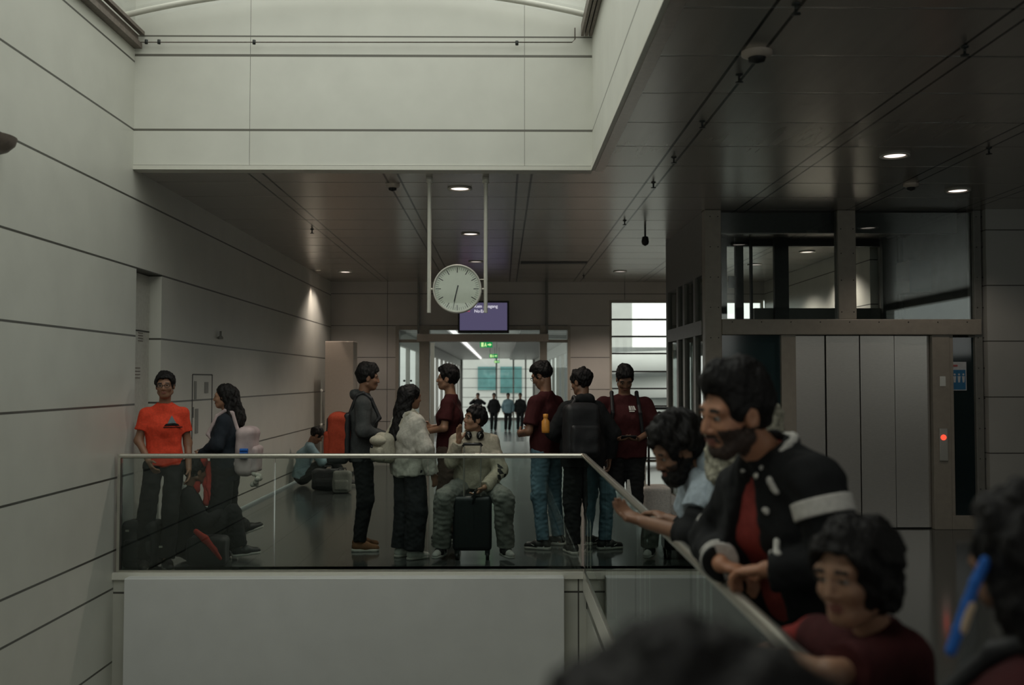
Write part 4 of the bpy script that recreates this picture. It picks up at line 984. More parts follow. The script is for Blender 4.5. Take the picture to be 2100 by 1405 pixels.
# printed triangle motif on the chest
def motif(fig, polys, mat, at, name='print', lift=.004, sc=1.):
    """flat printed shapes wrapped on the chest front: at=(right, up) from the chest joint"""
    J = fig.J; q = fig.s; u = fig.up(); r_ = nrm(J['shR']-J['shL']); f_ = nrm(np.cross(u, r_)); shirt = [o for o in fig.root.children if o.name.split('.')[0] in ('tshirt', 'shirt', 'sweatshirt', 'jacket', 'hoodie')][0]
    co = np.empty(len(shirt.data.vertices)*3, np.float32); shirt.data.vertices.foreach_get('co', co); co = co.reshape(-1, 3).astype(float); d = co-J['chest']; a, b, dpt = d@r_, d@u, d@f_
    def fr(x, y):
        m = (abs(a-x) < .02) & (abs(b-y) < .02); return (dpt[m].max() if m.any() else .14)+lift
    mb = MB()
    for poly in polys:
        pts = [(at[0]+x*sc, at[1]+y*sc) for x, y in poly]; n = len(pts); cx = sum(p[0] for p in pts)/n; cy = sum(p[1] for p in pts)/n
        vs = [J['chest']+r_*cx+u*cy+f_*fr(cx, cy)]+[J['chest']+r_*x+u*y+f_*fr(x, y) for x, y in pts]
        vs += [v-f_*.006 for v in vs]; k = n+1
        fs = [(0, 1+i, 1+(i+1) % n) for i in range(n)]+[(k, k+1+(i+1) % n, k+1+i) for i in range(n)]+[(1+i, k+1+i, k+1+(i+1) % n, 1+(i+1) % n) for i in range(n)]
        mb.add(vs, fs)
    return mb.build(name, mat, shirt)
motif(A, [[(-.045, 0), (.045, 0), (0, .085)]], pbr('print_grey', (.12, .16, .17), .7), (-.055, .015))
motif(A, [[(-.065, -.006), (.065, -.006), (.05, .012), (-.02, .018), (-.05, .01)], [(-.09, -.022), (.07, -.022), (.07, -.014), (-.09, -.014)]], BLACKC, (-.055, .015), lift=.007)

# woman with the pale backpack
B = Fig('woman with long black hair and a pink-white backpack facing left', W(462, 1130, 9.1).x, 9.1, -88, 1.545, gender='f')
B.set(elL=(-.22, .02, 1.02), wrL=(-.12, .20, .93), elR=(.22, .02, 1.02), wrR=(.10, .22, .93)); B.hr = (-6, -2, 0)
B.body(SK2); q = B.s
ex = [Cone(B.hp(0, -.075, .02), B.hp(0, -.13, -.24), .075*q, .085*q, k=.04), Cone(B.hp(.06, -.04, 0), B.hp(.075, -.07, -.22), .035*q, .04*q, k=.03), Cone(B.hp(-.06, -.04, 0), B.hp(-.075, -.07, -.22), .035*q, .04*q, k=.03)]
B.hair(style='long', extra=ex, vol=.014)
B.top(NAVY, 'sweatshirt', 1.9, hem=-.16, inf=.03, arm=(.032, .034, .02), seed=21); B.trousers(BLACKC, (.03, .05, .06), seed=22); B.shoes(v=.007)
t_, c, R = backpack(B, 'pale pink and white backpack worn by the black haired woman', PINKW, PINKW, (.14, .085, .22), drop=.13, strap=PINKW)
m_ = MB()
for k in range(3): 
    p = c+R@V3(-.155, -.02+.0*k, .02-.03*k); m_.tube([p-V3(0, .03, 0), p+V3(0, .04, 0)], .016)
m_.build('blue_patch', BLUEB, t_)
ft = thing('plush_charm', 'small cream plush charm hanging from the pale backpack', 'keyring', tuple(B.root.location), B.root.rotation_euler[2])
pc = B.w(524, 968, 9.0); rs = np.random.RandomState(3)
sculpt('charm', [Ell(pc+rs.uniform(-.04, .04, 3)+V3(0, 0, -.012*i), (.024, .024, .024), k=.008) for i in range(9)], CREAM, ft, .006, disp=[(.003, 80, 140, 2, (1, 1, 1))])
# red jacket held in front of her
rj = thing('red_jacket', 'red jacket hanging from the arms of the black haired woman', 'jacket', tuple(B.root.location), B.root.rotation_euler[2])
pts = [B.w(*p) for p in ((418, 945, 8.95), (404, 975, 8.95), (402, 1005, 8.95))]; pt2 = [B.w(*p) for p in ((428, 950, 8.98), (430, 1000, 8.98), (436, 1052, 8.98))]; pt3 = [B.w(*p) for p in ((418, 945, 9.0), (424, 990, 9.0), (424, 1030, 9.0))]
def prs(P, r): return [Cone(a, b, r, r*1.1, k=.03) for a, b in zip(P, P[1:])]
sculpt('jacket_body', prs(pts, .032)+prs(pt3, .03), REDJ, rj, .007, disp=[(.009, 50, 100, 5, (1, 1, .3))]); sculpt('jacket_sleeve', prs(pt2, .024), REDJ, rj, .006, disp=[(.006, 50, 100, 6, (1, 1, .3))])

# person sitting on the floor in dark clothes
Cc = Fig('person in black jacket sitting on the floor below the orange T-shirt', W(385, 1130, 8.95).x, 8.95, 72, 1.68)
Cc.set(pel=(0, -.05, .13), hipR=(.09, 0, .12), hipL=(-.09, 0, .12), chest=(0, -.02, .43), neck=(0, .0, .62), head=(.01, .06, .79), shR=(.18, .0, .58), shL=(-.18, .0, .58), elR=(.24, .12, .36), elL=(-.24, .12, .36), wrR=(.10, .30, .42), wrL=(-.10, .30, .42),
       knR=(.13, .38, .42), knL=(-.10, .42, .30)); Cc.px(anL=(500, 1078, 9.7), anR=(492, 1122, 8.95)); Cc.toe = dict(R=(0.1, 1, .1), L=(-.1, .8, .25)); Cc.hr = (-30, -8, 0)
Cc.body(SK3); Cc.hair(vol=.018, fringe=.012, seed=5); Cc.top(BLACKC, 'jacket', 1.95, hem=-.02, inf=.03, arm=(.035, .035, .02), seed=31, hood=WHITEC); Cc.trousers(BLACKC, seed=32); Cc.shoes(SHBLK, SOLE)
# bags on the floor at the left
def bag(name, label, cat, c, r, mat, pk, R=None, parts=True, rr=.05, pmat=None, axis=1):
    t_ = thing(name, label, cat, (c[0], c[1], c[2]-r[2]))
    sculpt('bag_body', [rbox((0, 0, r[2]), r, R, rr)], mat, t_, .009, disp=[(.006, 15, 40, 3, (1, 1, 1))])
    if parts:
        sculpt('pocket', [rbox((0, -r[1]*.95, r[2]*.75), (r[0]*.75, .035, r[2]*.5), R, .03)], pmat or pk, t_, .008, disp=[(.004, 30, 60, 4, (1, 1, 1))])
        m_ = MB(); m_.tube([(-.06, 0, 2*r[2]-.01), (-.05, 0, 2*r[2]+.035), (.05, 0, 2*r[2]+.035), (.06, 0, 2*r[2]-.01)], .009, 8); m_.build('carry_handle', BLKB, t_)
    return t_
b1_ = bag('travel_bag', 'black travel bag on the floor at the left end of the glass', 'bag', (W(293, 1110, 8.62).x, 8.62, .205), (.155, .12, .20), BLKB, BLKB)
for (px, py) in ((258, 1091), (327, 1124)):
    p = W(px, py, 8.44); m_ = MB().box(-.014, .014, -.004, .004, -.008, .008); o = m_.build('metal_buckle', M_steel, b1_); o.location = (p.x-b1_.location.x, 8.47-8.62, p.z)
b2_ = bag('red_black_backpack', 'red and black backpack lying before the sitting person', 'backpack', (W(425, 1130, 8.6).x, 8.62, .14), (.17, .10, .13), BLKB, BLKB, parts=False)
pr = [V3(*(np.array(W(px, py, 8.52))-np.array(b2_.location))) for px, py in ((402, 1090), (420, 1105), (440, 1128), (452, 1146))]
sculpt('red_panel', [Cone(a, b, .03 if i == 1 else .022, .022 if i == 1 else .014 if i == 2 else .03, k=.02) for i, (a, b) in enumerate(zip(pr, pr[1:]))], REDJ, b2_, .006)

# man sitting far back by the wall
D_ = Fig('man in light blue shirt sitting far back against the wall with a phone', W(622, 985, 15.2).x, 15.2, 78, 1.72, vox=.010)
D_.set(pel=(0, -.05, .14), hipR=(.09, 0, .12), hipL=(-.09, 0, .12), chest=(0, .02, .44), neck=(0, .10, .62), head=(0, .20, .755), shR=(.18, .10, .58), shL=(-.18, .10, .58), elR=(.22, .26, .36), elL=(-.22, .26, .36), wrR=(.06, .42, .42), wrL=(-.06, .42, .42),
       knR=(.13, .42, .42), knL=(-.13, .42, .42), anR=(.10, .62, .08), anL=(-.10, .60, .08)); D_.hr = (0, -38, 0)
D_.body(SK3); D_.hair(seed=6); D_.top(BLUEC, 'shirt', 1.9, hem=-.02, inf=.02, seed=41); D_.trousers(BLACKC, seed=42); D_.shoes()
ph_ = loc_thing(D_, 'phone', 'phone held by the man sitting far back', 'phone'); o = MB().box(-.036, .036, -.005, .005, -.07, .07).build('handset', PLAST, ph_); o.location = (0, .50, .46); o.rotation_euler = (.5, 0, 0)
bag('luggage_bag', 'dark bag on the floor beside the man sitting far back', 'bag', (W(672, 980, 14.6).x, 14.6, .155), (.22, .13, .15), BLKB, BLKB)
bag('white_tote_bag', 'pale bag on the floor behind the grey hoodie man', 'bag', (W(702, 970, 14.2).x, 14.2, .16), (.13, .10, .155), GREYP, GREYP)

# man in the grey hoodie
E_ = Fig('young man in charcoal hoodie with orange backpack facing right', W(742, 1126, 9.5).x, 9.5, 82, 1.73)
E_.set(elR=(.25, .0, 1.13), wrR=(.12, .22, 1.06), elL=(-.25, .0, 1.13), wrL=(-.10, .24, 1.06)); E_.hr = (-4, -5, 0); E_.lean(2)
E_.body(SK); E_.hair(vol=.016, top=.02, fringe=.012, seed=7); E_.top(GREYH, 'hoodie', 1.92, hem=-.10, inf=.03, arm=(.036, .034, .02), seed=51, hood=GREYH); E_.trousers(BLACKC, (.02, .025, .02), seed=52); E_.shoes(TAN, SOLE)
E_.root.children[-1]
t_, c, R = backpack(E_, 'orange and black backpack worn by the hoodie man', ORBAG, ORBAG, (.16, .105, .22), drop=.16, back=.0, strap=BLKB)
sculpt('side_panel', [rbox(c+R@V3(.0, .075, -.0), (.165, .03, .225), R, .028)], BLKB, t_, .008); sculpt('base_panel', [rbox(c+R@V3(0, -.01, -.20), (.158, .10, .05), R, .04)], BLKB, t_, .008)
for m in (-1, 1): sculpt('compression_strap', [Cone(c+R@V3(m*.085, -.115-.02*0, -.16), c+R@V3(m*.085, -.105, .17), .010, k=.01)], BLKB, t_, .006)

# woman in the off-white sweater
G_ = Fig('woman with waist long black hair and off-white sweater', W(838, 1136, 9.05).x, 9.05, 48, 1.54, gender='f')
G_.set(elL=(-.22, -.02, 1.02), wrL=(-.14, .16, .90), elR=(.24, .0, 1.00), wrR=(.26, .07, .77)); G_.hr = (12, -4, 0)
G_.body(SK); q = G_.s
ex = [Cone(G_.hp(0, -.07, .02), G_.hp(-.01, -.135, -.40), .08*q, .075*q, k=.04), Cone(G_.hp(-.05, -.06, -.2), G_.hp(-.05, -.14, -.47), .05*q, .035*q, k=.03), Cone(G_.hp(.06, -.045, 0), G_.hp(.075, -.08, -.33), .035*q, .035*q, k=.03), Cone(G_.hp(-.065, -.045, 0), G_.hp(-.085, -.07, -.36), .035*q, .03*q, k=.03)]
G_.hair(style='long', extra=ex, vol=.016, seed=8)
G_.top(CREAM, 'sweatshirt', 2.0, hem=-.09, inf=.048, arm=(.038, .045, .035), wr=.007, seed=61); G_.trousers(DJEANS, (.03, .05, .055), seed=62); G_.shoes(SHWHT, SOLE)
t_, c, R = backpack(G_, 'small beige drawstring backpack on the woman in the off-white sweater', BEIGEB, BEIGEB, (.11, .07, .125), drop=.10, side=-.10, strap=BEIGEB, back=.03)
sculpt('flap', [Ell(c+R@V3(0, -.05, .08), (.105, .075, .05), R, k=.02)], BEIGEB, t_, .007); sculpt('closure', [Ell(c+R@V3(0, -.13, .03), (.014, .01, .014), R)], M_dark, t_, .005)

# man in maroon T-shirt facing left
Hh = Fig('young man in maroon T-shirt facing left beyond the off-white sweater', W(922, 1100, 10.1).x, 10.1, -80, 1.72)
Hh.set(elL=(-.25, .0, 1.13), wrL=(-.12, .27, 1.07), elR=(.25, .02, 1.13), wrR=(.10, .22, 1.12)); Hh.hr = (-6, 3, 0); Hh.curl['L'] = .35; Hh.hn['L'] = (0, 0, 1)
Hh.body(SK2); Hh.hair(vol=.014, top=.022, seed=9); Hh.top(MAROON, 'tshirt', .72, hem=-.06, inf=.018, arm=(.028, .03, 0), seed=71); Hh.trousers(BROWNP, (.025, .03, .03), seed=72); Hh.shoes()
motif(Hh, [[(-.03, 0), (.03, 0), (.022, .03), (0, .045), (-.022, .03)], [(-.028, -.012), (.028, -.012), (.028, -.005), (-.028, -.005)], [(-.02, -.024), (.02, -.024), (.02, -.018), (-.02, -.018)]], WHITEC, (-.07, .07))
m_ = MB(); w_, e_ = Hh.J['wrL'], Hh.J['elL']; d_ = nrm(w_-e_); a_ = nrm(np.cross(d_, V3(0, 0, 1))); b_ = np.cross(d_, a_); m_.tube([w_-d_*.03+a_*.031*math.cos(t)+b_*.031*math.sin(t) for t in [2*PI*i/14 for i in range(15)]], .005, 6); m_.build('bracelet', M_steel, Hh.root)

# boy seated on the suitcase
Jb = Fig('boy in cream hoodie sitting astride a black suitcase with headphones round his neck', W(972, 1138, 9.25).x, 9.25, 178, 1.66)
Jb.set(pel=(0, -.02, .66), hipR=(.10, .0, .63), hipL=(-.10, .0, .63), chest=(0, .03, .93), neck=(.0, .04, 1.09), head=(.0, .07, 1.245), shR=(.155, .03, 1.035), shL=(-.155, .03, 1.035))
Jb.px(elR=(927, 945, 9.1), wrR=(941, 905, 9.0), elL=(1026, 965, 9.15), wrL=(993, 1000, 8.93), knR=(911, 1022, 8.92), knL=(1033, 1022, 8.92), anR=(905, 1122, 9.0), anL=(1036, 1122, 9.0))
Jb.toe = dict(R=(.35, 1, 0), L=(-.35, 1, 0)); Jb.hr = (62, 8, -4); Jb.hd['R'] = (.02, .10, 1); Jb.hn['R'] = (-.6, .5, 0); Jb.curl['R'] = .12; Jb.curl['L'] = .6; Jb.hd['L'] = (-.1, .0, -.5); Jb.hd['L'] = (.6, .1, -.5)
Jb.body(SK2); Jb.hair(vol=.022, fringe=.022, seed=10, amp=.008)
CHK = pbr('black_patch_cloth', (.02, .02, .02), .8)
def zc(Cn):
    e, w = Jb.J['elL'], Jb.J['wrL']; sh = Jb.J['shL']; d = Cn-e; t = d@nrm(w-e); L = np.linalg.norm(w-e)
    r = np.linalg.norm(d-np.outer(t, nrm(w-e)), axis=1)
    on = (t > .02) & (t < L*.75) & (r < .085) & (d[:, 1] < .2)
    chk = ((np.floor(t/.045)+np.floor((Cn[:, 2])/.05)) % 2 == 0)
    return (on & chk & (Cn[:, 0] < e[0]+.03)).astype(int)
Jb.top(CREAM2, 'hoodie', 1.95, hem=-.02, inf=.03, arm=(.034, .036, .024), wr=.006, seed=81, hood=CREAM2, mats=[CREAM2, CHK], zones=zc); Jb.trousers(GREYP, (.022, .04, .045), wr=.007, seed=82); Jb.shoes(SHBLK, SHWHT, toe=SHWHT)
hpn = loc_thing(Jb, 'headphones', 'black over-ear headphones round the neck of the seated boy', 'headphones')
nk = Jb.J['neck']+V3(0, .0, .02); sculpt('headband', [Cone(nk+V3(.075*math.cos(a), -.005-.06*math.sin(a), .02), nk+V3(.075*math.cos(a2), -.005-.06*math.sin(a2), .02), .011, k=.01) for a, a2 in [(PI*i/8, PI*(i+1)/8) for i in range(8)]], GLOSSB, hpn, .005)
for m in (-1, 1): sculpt('ear_cup', [Ell(nk+V3(m*.055, .085, -.015), (.036, .024, .042), rot(m*18, 0, 0), k=.01)], GLOSSB, hpn, .005); MB().tube([nk+V3(m*.045, .108, -.03), nk+V3(m*.06, .108, .0)], .005).build('trim_highlight', M_steel, hpn)
ph_ = loc_thing(Jb, 'phone', 'phone in the lowered hand of the seated boy', 'phone'); pq = Jb.w(973, 1018, 8.86); o = MB().box(-.035, .035, -.004, .004, -.07, .07).build('handset', PLAST, ph_); o.location = tuple(pq); o.rotation_euler = (-.3, .3, 1.2)
# the suitcase
sp = W(969, 1130, 9.02); su = thing('suitcase', 'black four wheeled suitcase under the seated boy', 'suitcase', (sp.x, 9.04, 0))
sculpt('shell', [rbox((0, 0, .325), (.175, .125, .245), None, .035)], PLAST, su, .008)
for k in range(5): MB().box(-.13+.06*k, -.11+.06*k, -.129, -.122, .12, .53).build('shell_rib', PLAST, su)
for x in (-.075, .075):
    MB().tube([(x, -.10, .56), (x, -.10, 1.01)], .008, 8).build('handle_tube', M_steel, su)
MB().tube([(-.085, -.10, 1.01), (-.075, -.10, 1.03), (.075, -.10, 1.03), (.085, -.10, 1.01)], .014, 10).build('pull_handle', GLOSSB, su)
for x in (-.135, .135):
    for y in (-.09, .09):
        wv = MB().lathe((x, y, .032), [(0, -.014), (.032, -.014), (.032, .014), (0, .014)], 16, axis='x'); o = wv.build('wheel', M_black, su)
        MB().box(x-.022, x+.022, y-.018, y+.018, .045, .09).build('wheel_fork', PLAST, o)

# man in maroon, glasses, jeans: seen from behind
I_ = Fig('man in maroon T-shirt and faded jeans with glasses seen from behind', W(1122, 1122, 9.6).x, 9.62, -48, 1.755, build=1.0)
I_.set(elL=(-.26, .0, 1.12), wrL=(-.10, .24, 1.10), elR=(.26, .02, 1.12), wrR=(.10, .26, 1.10), anL=(-.13, -.06, .085), anR=(.17, .0, .085), knL=(-.12, .0, .5), knR=(.15, .04, .5)); I_.hr = (-16, -24, 0); I_.lean(3)
I_.body(SK); I_.hair(vol=.013, top=.01, seed=12); I_.glasses(); I_.top(MAROON, 'tshirt', .8, hem=-.05, inf=.02, arm=(.03, .032, 0), seed=91); I_.trousers(JEANS, (.018, .02, .022), seed=92); I_.toe = dict(L=(-.5, 1, 0), R=(-.3, 1, 0)); I_.shoes(SHBLK, SOLE, tick=True)
# person in black with a black backpack
K_ = Fig('dark haired person in black jacket with black backpack at the glass corner', W(1196, 1118, 9.3).x, 9.3, -14, 1.685, build=1.15)
K_.hr = (-34, -12, 0); K_.set(elL=(-.28, .02, 1.12), wrL=(-.12, .24, 1.05), elR=(.29, -.04, 1.10), wrR=(.27, .02, .86)); K_.lean(3)
K_.body(SK3); K_.hair(vol=.022, seed=13, amp=.010, fringe=.01); K_.top(BLACKC, 'jacket', 1.95, hem=-.12, inf=.035, arm=(.04, .04, .025), seed=101, hood=BLACKC); K_.trousers(BLACKC, (.02, .03, .03), seed=102); K_.shoes(SHBLK, SOLE)
t_, c, R = backpack(K_, 'large black backpack on the person in black', BLKB, BLKB, (.165, .095, .25), drop=.06, side=-.09)
bo = thing('drink_bottle', 'amber drink bottle in the side pocket of the black backpack', 'bottle', tuple(W(1119, 888, 8.96)))
MB().lathe((0, 0, 0), [(0, 0), (.034, .0), (.036, .02), (.036, .105), (.02, .125), (.019, .135)], 18).build('bottle_body', YEL, bo); MB().lathe((0, 0, .135), [(.021, 0), (.023, .005), (.023, .035), (0, .037)], 16).build('cap', YEL, bo)
# man in maroon shirt looking at a phone
L_ = Fig('broad man in dark maroon shirt looking down at a phone before the window', W(1282, 1118, 9.55).x, 9.55, 180, 1.715, build=1.2)
L_.set(elR=(.29, .02, 1.14), elL=(-.29, .02, 1.14), wrR=(.10, .22, 1.05), wrL=(-.10, .22, 1.05), shR=(.20, -.01, 1.375), shL=(-.20, -.01, 1.375)); L_.hr = (0, -34, 0); L_.hd['R'] = (-.8, .5, 0); L_.hd['L'] = (.8, .5, 0); L_.hn['R'] = (0, 0, 1); L_.hn['L'] = (0, 0, 1)
L_.body(SK3, beard=0); L_.hair(vol=.014, top=.012, seed=14); L_.top(MAROON, 'shirt', .95, hem=-.06, inf=.02, arm=(.034, .036, 0), seed=111); L_.trousers(BLACKC, seed=112); L_.shoes()
motif(L_, [[(-.035, 0), (-.015, 0), (-.005, .04), (-.02, .04)], [(-.01, 0), (.0, 0), (.01, .04), (.0, .04)], [(.006, 0), (.03, 0), (.034, .04), (.016, .04)], [(-.02, -.016), (.03, -.016), (.03, -.006), (-.02, -.006)]], WHITEC, (-.06, .08))
for m in (-1, 1): 
    J = L_.J; pts = [J['chest']+V3(m*.115, -.13, .02), J['shR' if m > 0 else 'shL']*.6+J['neck']*.4+V3(0, -.02, .085), J['chest']+V3(m*.13, .145, .06), J['chest']+V3(m*.155, .12, -.14)]
    sculpt('shoulder_strap', [Cone(a, b, .018, k=.01) for a, b in zip(pts, pts[1:])], BLKB, L_.root, .007)
ph_ = loc_thing(L_, 'phone', 'phone held by the broad man in the dark maroon shirt', 'phone'); o = MB().box(-.07, .07, -.036, .036, -.004, .004).build('handset', PLAST, ph_); o.location = (0, .30, 1.07); o.rotation_euler = (.5, 0, 0)
# luggage behind the rail: white upright case and trolley hoop
p = W(1352, 1040, 9.9)
tr_ = thing('luggage_trolley', 'steel luggage trolley with curved handle behind the dark maroon man', 'trolley', (p.x, 10.05, 0))
zt_ = W(1352, 846, 10.05).z; MB().tube([(-.08, 0, .3), (-.08, 0, zt_-.1), (-.05, 0, zt_-.02), (.03, 0, zt_), (.12, 0, zt_-.04)], .012).build('curved_handle', M_black, tr_); MB().tube([(-.3, 0, W(0, 838, 10.05).z), (.12, 0, W(0, 838, 10.05).z)], .012).build('cross_bar', M_black, tr_)
sculpt('load_box', [rbox((-.02, 0, .30), (.14, .18, .24), None, .03)], WHITEC, tr_, .01); MB().tube([(-.13, -.03, .5), (-.13, -.03, W(0, 935, 10.).z)], .016).build('upright', M_white, tr_)
for x in (-.12, .1): MB().lathe((x, 0, .05), [(0, -.015), (.05, -.015), (.05, .015), (0, .015)], 14, axis='x').build('wheel', M_black, tr_)
pa = thing('paper_bag', 'pointed white paper bag standing behind the glass rail', 'bag', tuple(W(1290, 1060, 9.15)))
pa.location.z = 0; h_ = W(0, 985, 9.15).z
MB().add([(-.08, -.04, 0), (.10, -.04, 0), (.10, .05, 0), (-.08, .05, 0), (-.015, -.01, h_), (.005, -.01, h_), (.005, .01, h_), (-.015, .01, h_)], [(0, 1, 5, 4), (1, 2, 6, 5), (2, 3, 7, 6), (3, 0, 4, 7), (4, 5, 6, 7), (3, 2, 1, 0)]).build('paper', WHITEC, pa)

# four people far down the corridor
for (px, h, mt, pt_, lab, hd) in ((980, -170, BLACKC, BLACKC, 'leftmost dark silhouette far down the corridor, arms raised', 1), (1013, 182, BLACKC, BLACKC, 'second dark figure from the left far down the corridor', 0), (1042, 178, BLUEC, BLACKC, 'third far figure, in a greyish jacket, down the corridor', 0), (1067, 184, BLACKC, BLACKC, 'rightmost dark silhouette far down the corridor', 0)):
    p = W(px, 885, 46.5); f_ = Fig(lab, p.x, 46.5, h, 1.76, vox=.016, z=zr, group='people walking far down the corridor')
    if hd: f_.set(elR=(.33, .08, 1.30), elL=(-.33, .08, 1.30), wrR=(.12, .16, 1.50), wrL=(-.12, .16, 1.50))
    else: f_.set(knL=(-.09, .10, .50), anL=(-.06, .02, .09), elR=(.26, -.04, 1.13), elL=(-.26, -.02, 1.13))
    f_.body(SK3); f_.hair(vox=.012); f_.top(mt, 'jacket', 1.9, hem=-.1, inf=.03, arm=(.035, .035, .02)); f_.trousers(pt_); f_.shoes(v=.012)
print('far people done', round(time.time()-T0, 1))
#@@NEAR
# ------------------------------------------------------------------ the people in the foreground
def ring(c, n, r, t_, mat, name, parent, vox=.004, squash=None):
    n = nrm(n); a = nrm(np.cross(n, V3(0, .2, 1))); b = np.cross(n, a)
    pts = [c+a*r*math.cos(x)+b*r*math.sin(x) for x in [2*PI*i/18 for i in range(19)]]
    return sculpt(name, [Cone(p, q_, t_, k=.004) for p, q_ in zip(pts, pts[1:])], mat, parent, vox)
def band(a, b, r1, r2, mat, name, parent, vox=.004):
    """tube section with flat ends around a limb"""
    d = nrm(b-a); return sculpt(name, [Cone(a-d*.02, b+d*.02, r1, r2, [(a, -d), (b, d)], k=.002)], mat, parent, vox)
# man in the black varsity jacket
SKW = skin('warm_brown_skin', (.45, .215, .125)); MAROON3 = cloth('faded_red_cotton', (.30, .05, .042))
N_ = Fig('bearded man in black and white varsity jacket leaning on the handrail', .96, 3.12, -118, 1.75, vox=.006, fine=.0033)
N_.px(pel=(1655, 1215, 3.15), chest=(1602, 1065, 3.06), neck=(1578, 935, 3.0), head=(1506, 850, 2.93), shL=(1672, 985, 2.85), shR=(1522, 1000, 3.16), elL=(1722, 1165, 2.78), wrL=(1572, 1168, 2.86), elR=(1462, 1112, 3.30), wrR=(1478, 1158, 3.03), hipL=(1690, 1240, 3.08), hipR=(1625, 1240, 3.22))
N_.hr = (8, -8, -2); N_.hs = 1.04; N_.curl = dict(R=.85, L=.8); N_.hd = dict(R=N_.w(1540, 1178, 2.98)-N_.J['wrR'], L=N_.w(1520, 1172, 2.92)-N_.J['wrL']); N_.hn = dict(R=(0, 0, -1), L=(0, 0, -1))
N_.body(SKW, beard=1); N_.hair(vol=.012, top=.034, seed=15, amp=.005, vox=.004); N_.beard_mesh(.0015, BEARD)
N_.top(MAROON3, 'tshirt', .5, hem=-.04, inf=.016, arm=(.015, .015, 0), seed=121)
u = N_.up(); rt = nrm(N_.J['shR']-N_.J['shL']); fw_ = nrm(np.cross(u, rt)); ch = N_.J['chest']
op = [Cone(N_.J['neck']+fw_*.13+rt*.02, ch+fw_*.165+rt*.022, .058, .072, k=.01, sub=True), Cone(ch+fw_*.165+rt*.022, N_.J['pel']+fw_*.19+rt*.015, .072, .085, k=.01, sub=True)]
N_.top(BLACKC, 'jacket', 1.93, hem=-.10, inf=.042, arm=(.038, .040, .028), wr=.007, seed=122, openf=op, neckcut=.062)
jk = [o for o in N_.root.children if o.name.startswith('jacket')][0]
a, b = N_.J['shL'], N_.J['elL']; band(a+(b-a)*.22, a+(b-a)*.42, .088, .087, WHITEC, 'sleeve_stripe', jk)
a, b = N_.J['elR'], N_.J['wrR']; a2 = N_.J['shR']; band(a2+(a-a2)*.74, a2+(a-a2)*.94, .080, .079, WHITEC, 'sleeve_stripe', jk)
for q_ in (.72, .84): band(a+(b-a)*q_, a+(b-a)*(q_+.05), .060, .058, WHITEC, 'cuff_stripe', jk)
a, b = N_.J['elL'], N_.J['wrL']
for q_ in (.80, .89): band(a+(b-a)*q_, a+(b-a)*(q_+.04), .056, .054, WHITEC, 'cuff_stripe', jk)
nk = N_.J['neck']+u*.012
def collar(h, r, t_, mat, nm):
    pts = []
    for i in range(15):
        an = math.radians(-150+300*i/14)-PI/2; pts.append(nk+u*(h-.035*max(0, -math.sin(an+PI)))+rt*r*math.cos(an)*1.05+fw_*(r*math.sin(an)))
    sculpt(nm, [Cone(p, q_, t_, k=.006) for p, q_ in zip(pts, pts[1:])], mat, jk, .004)
collar(.0, .080, .018, BLACKC, 'collar'); collar(.012, .085, .0115, WHITEC, 'collar_stripe')
def jpatch(pa, pb, r_, nm, mat):
    """small welt lying on the jacket: snap the two end points to the jacket surface"""
    co = np.empty(len(jk.data.vertices)*3, np.float32); jk.data.vertices.foreach_get('co', co); co = co.reshape(-1, 3).astype(float); out = []
    c_, q2 = math.cos(N_.h), math.sin(N_.h); wx = co[:, 0]*c_+co[:, 1]*q2+N_.o[0]; wy = -co[:, 0]*q2+co[:, 1]*c_+N_.o[1]; wz = co[:, 2]+N_.o[2]
    for (px, py) in [(pa[0]+(pb[0]-pa[0])*f/4, pa[1]+(pb[1]-pa[1])*f/4) for f in range(5)]:
        w0 = np.array(W(px, py, 1.0))-np.array([0, 0, EYE]); d = w0/np.linalg.norm(w0); v = np.stack([wx, wy, wz-EYE], 1); t_ = v@d; dist = np.linalg.norm(v-np.outer(t_, d), axis=1)
        m = dist < .012; i = np.argmin(np.where(m, t_, 99)); out.append(co[i])
    return sculpt(nm, [Cone(p, q_, r_, k=.002) for p, q_ in zip(out, out[1:])], mat, jk, .003)
jpatch((1572, 988), (1586, 1012), .011, 'pocket_welt', WHITEC); jpatch((1586, 1112), (1594, 1128), .009, 'hem_stripe', WHITEC)
jpatch((1563, 1048), (1565, 1050), .008, 'snap_button', WHITEC); jpatch((1543, 972), (1545, 974), .006, 'snap_button', M_steel)
N_.trousers(BLACKC, seed=123); N_.shoes()
rg = N_.J['wrL']+nrm(N_.hd['L'])*.085; sculpt('ring', [Ell(rg, (.010, .010, .006))], M_steel, N_.root, .003)

# bearded man leaning far over the rail
O_ = Fig('curly haired man with full beard in pale blue sweatshirt leaning over the handrail', 1.12, 4.05, -100, 1.74, vox=.006, fine=.004)
O_.px(pel=(1580, 1085, 4.05), chest=(1490, 1040, 4.07), neck=(1440, 985, 4.1), head=(1388, 925, 4.1), shL=(1462, 1010, 3.93), shR=(1432, 1000, 4.3), elL=(1420, 1098, 3.86), wrL=(1318, 1070, 4.12), elR=(1415, 1085, 4.42), wrR=(1372, 1065, 4.50), hipL=(1590, 1110, 3.96), hipR=(1575, 1105, 4.14))
O_.hr = (-4, -24, 0); O_.curl = dict(L=.55, R=.5); O_.hd = dict(L=O_.w(1268, 1045, 4.2)-O_.J['wrL']); O_.hn = dict(L=(-.2, .2, 1), R=(0, 0, -1))
O_.body(SK, beard=1); O_.hair(HAIR, vol=.030, top=.02, fringe=.012, seed=16, amp=.011, vox=.005); O_.beard_mesh(.016)
O_.top(BLUEL, 'sweatshirt', .55, hem=-.06, inf=.035, arm=(.045, .04, 0), wr=.008, seed=131, hood=BLUEL); 
a, b, c_ = O_.J['shL'], O_.J['elL'], O_.J['wrL']
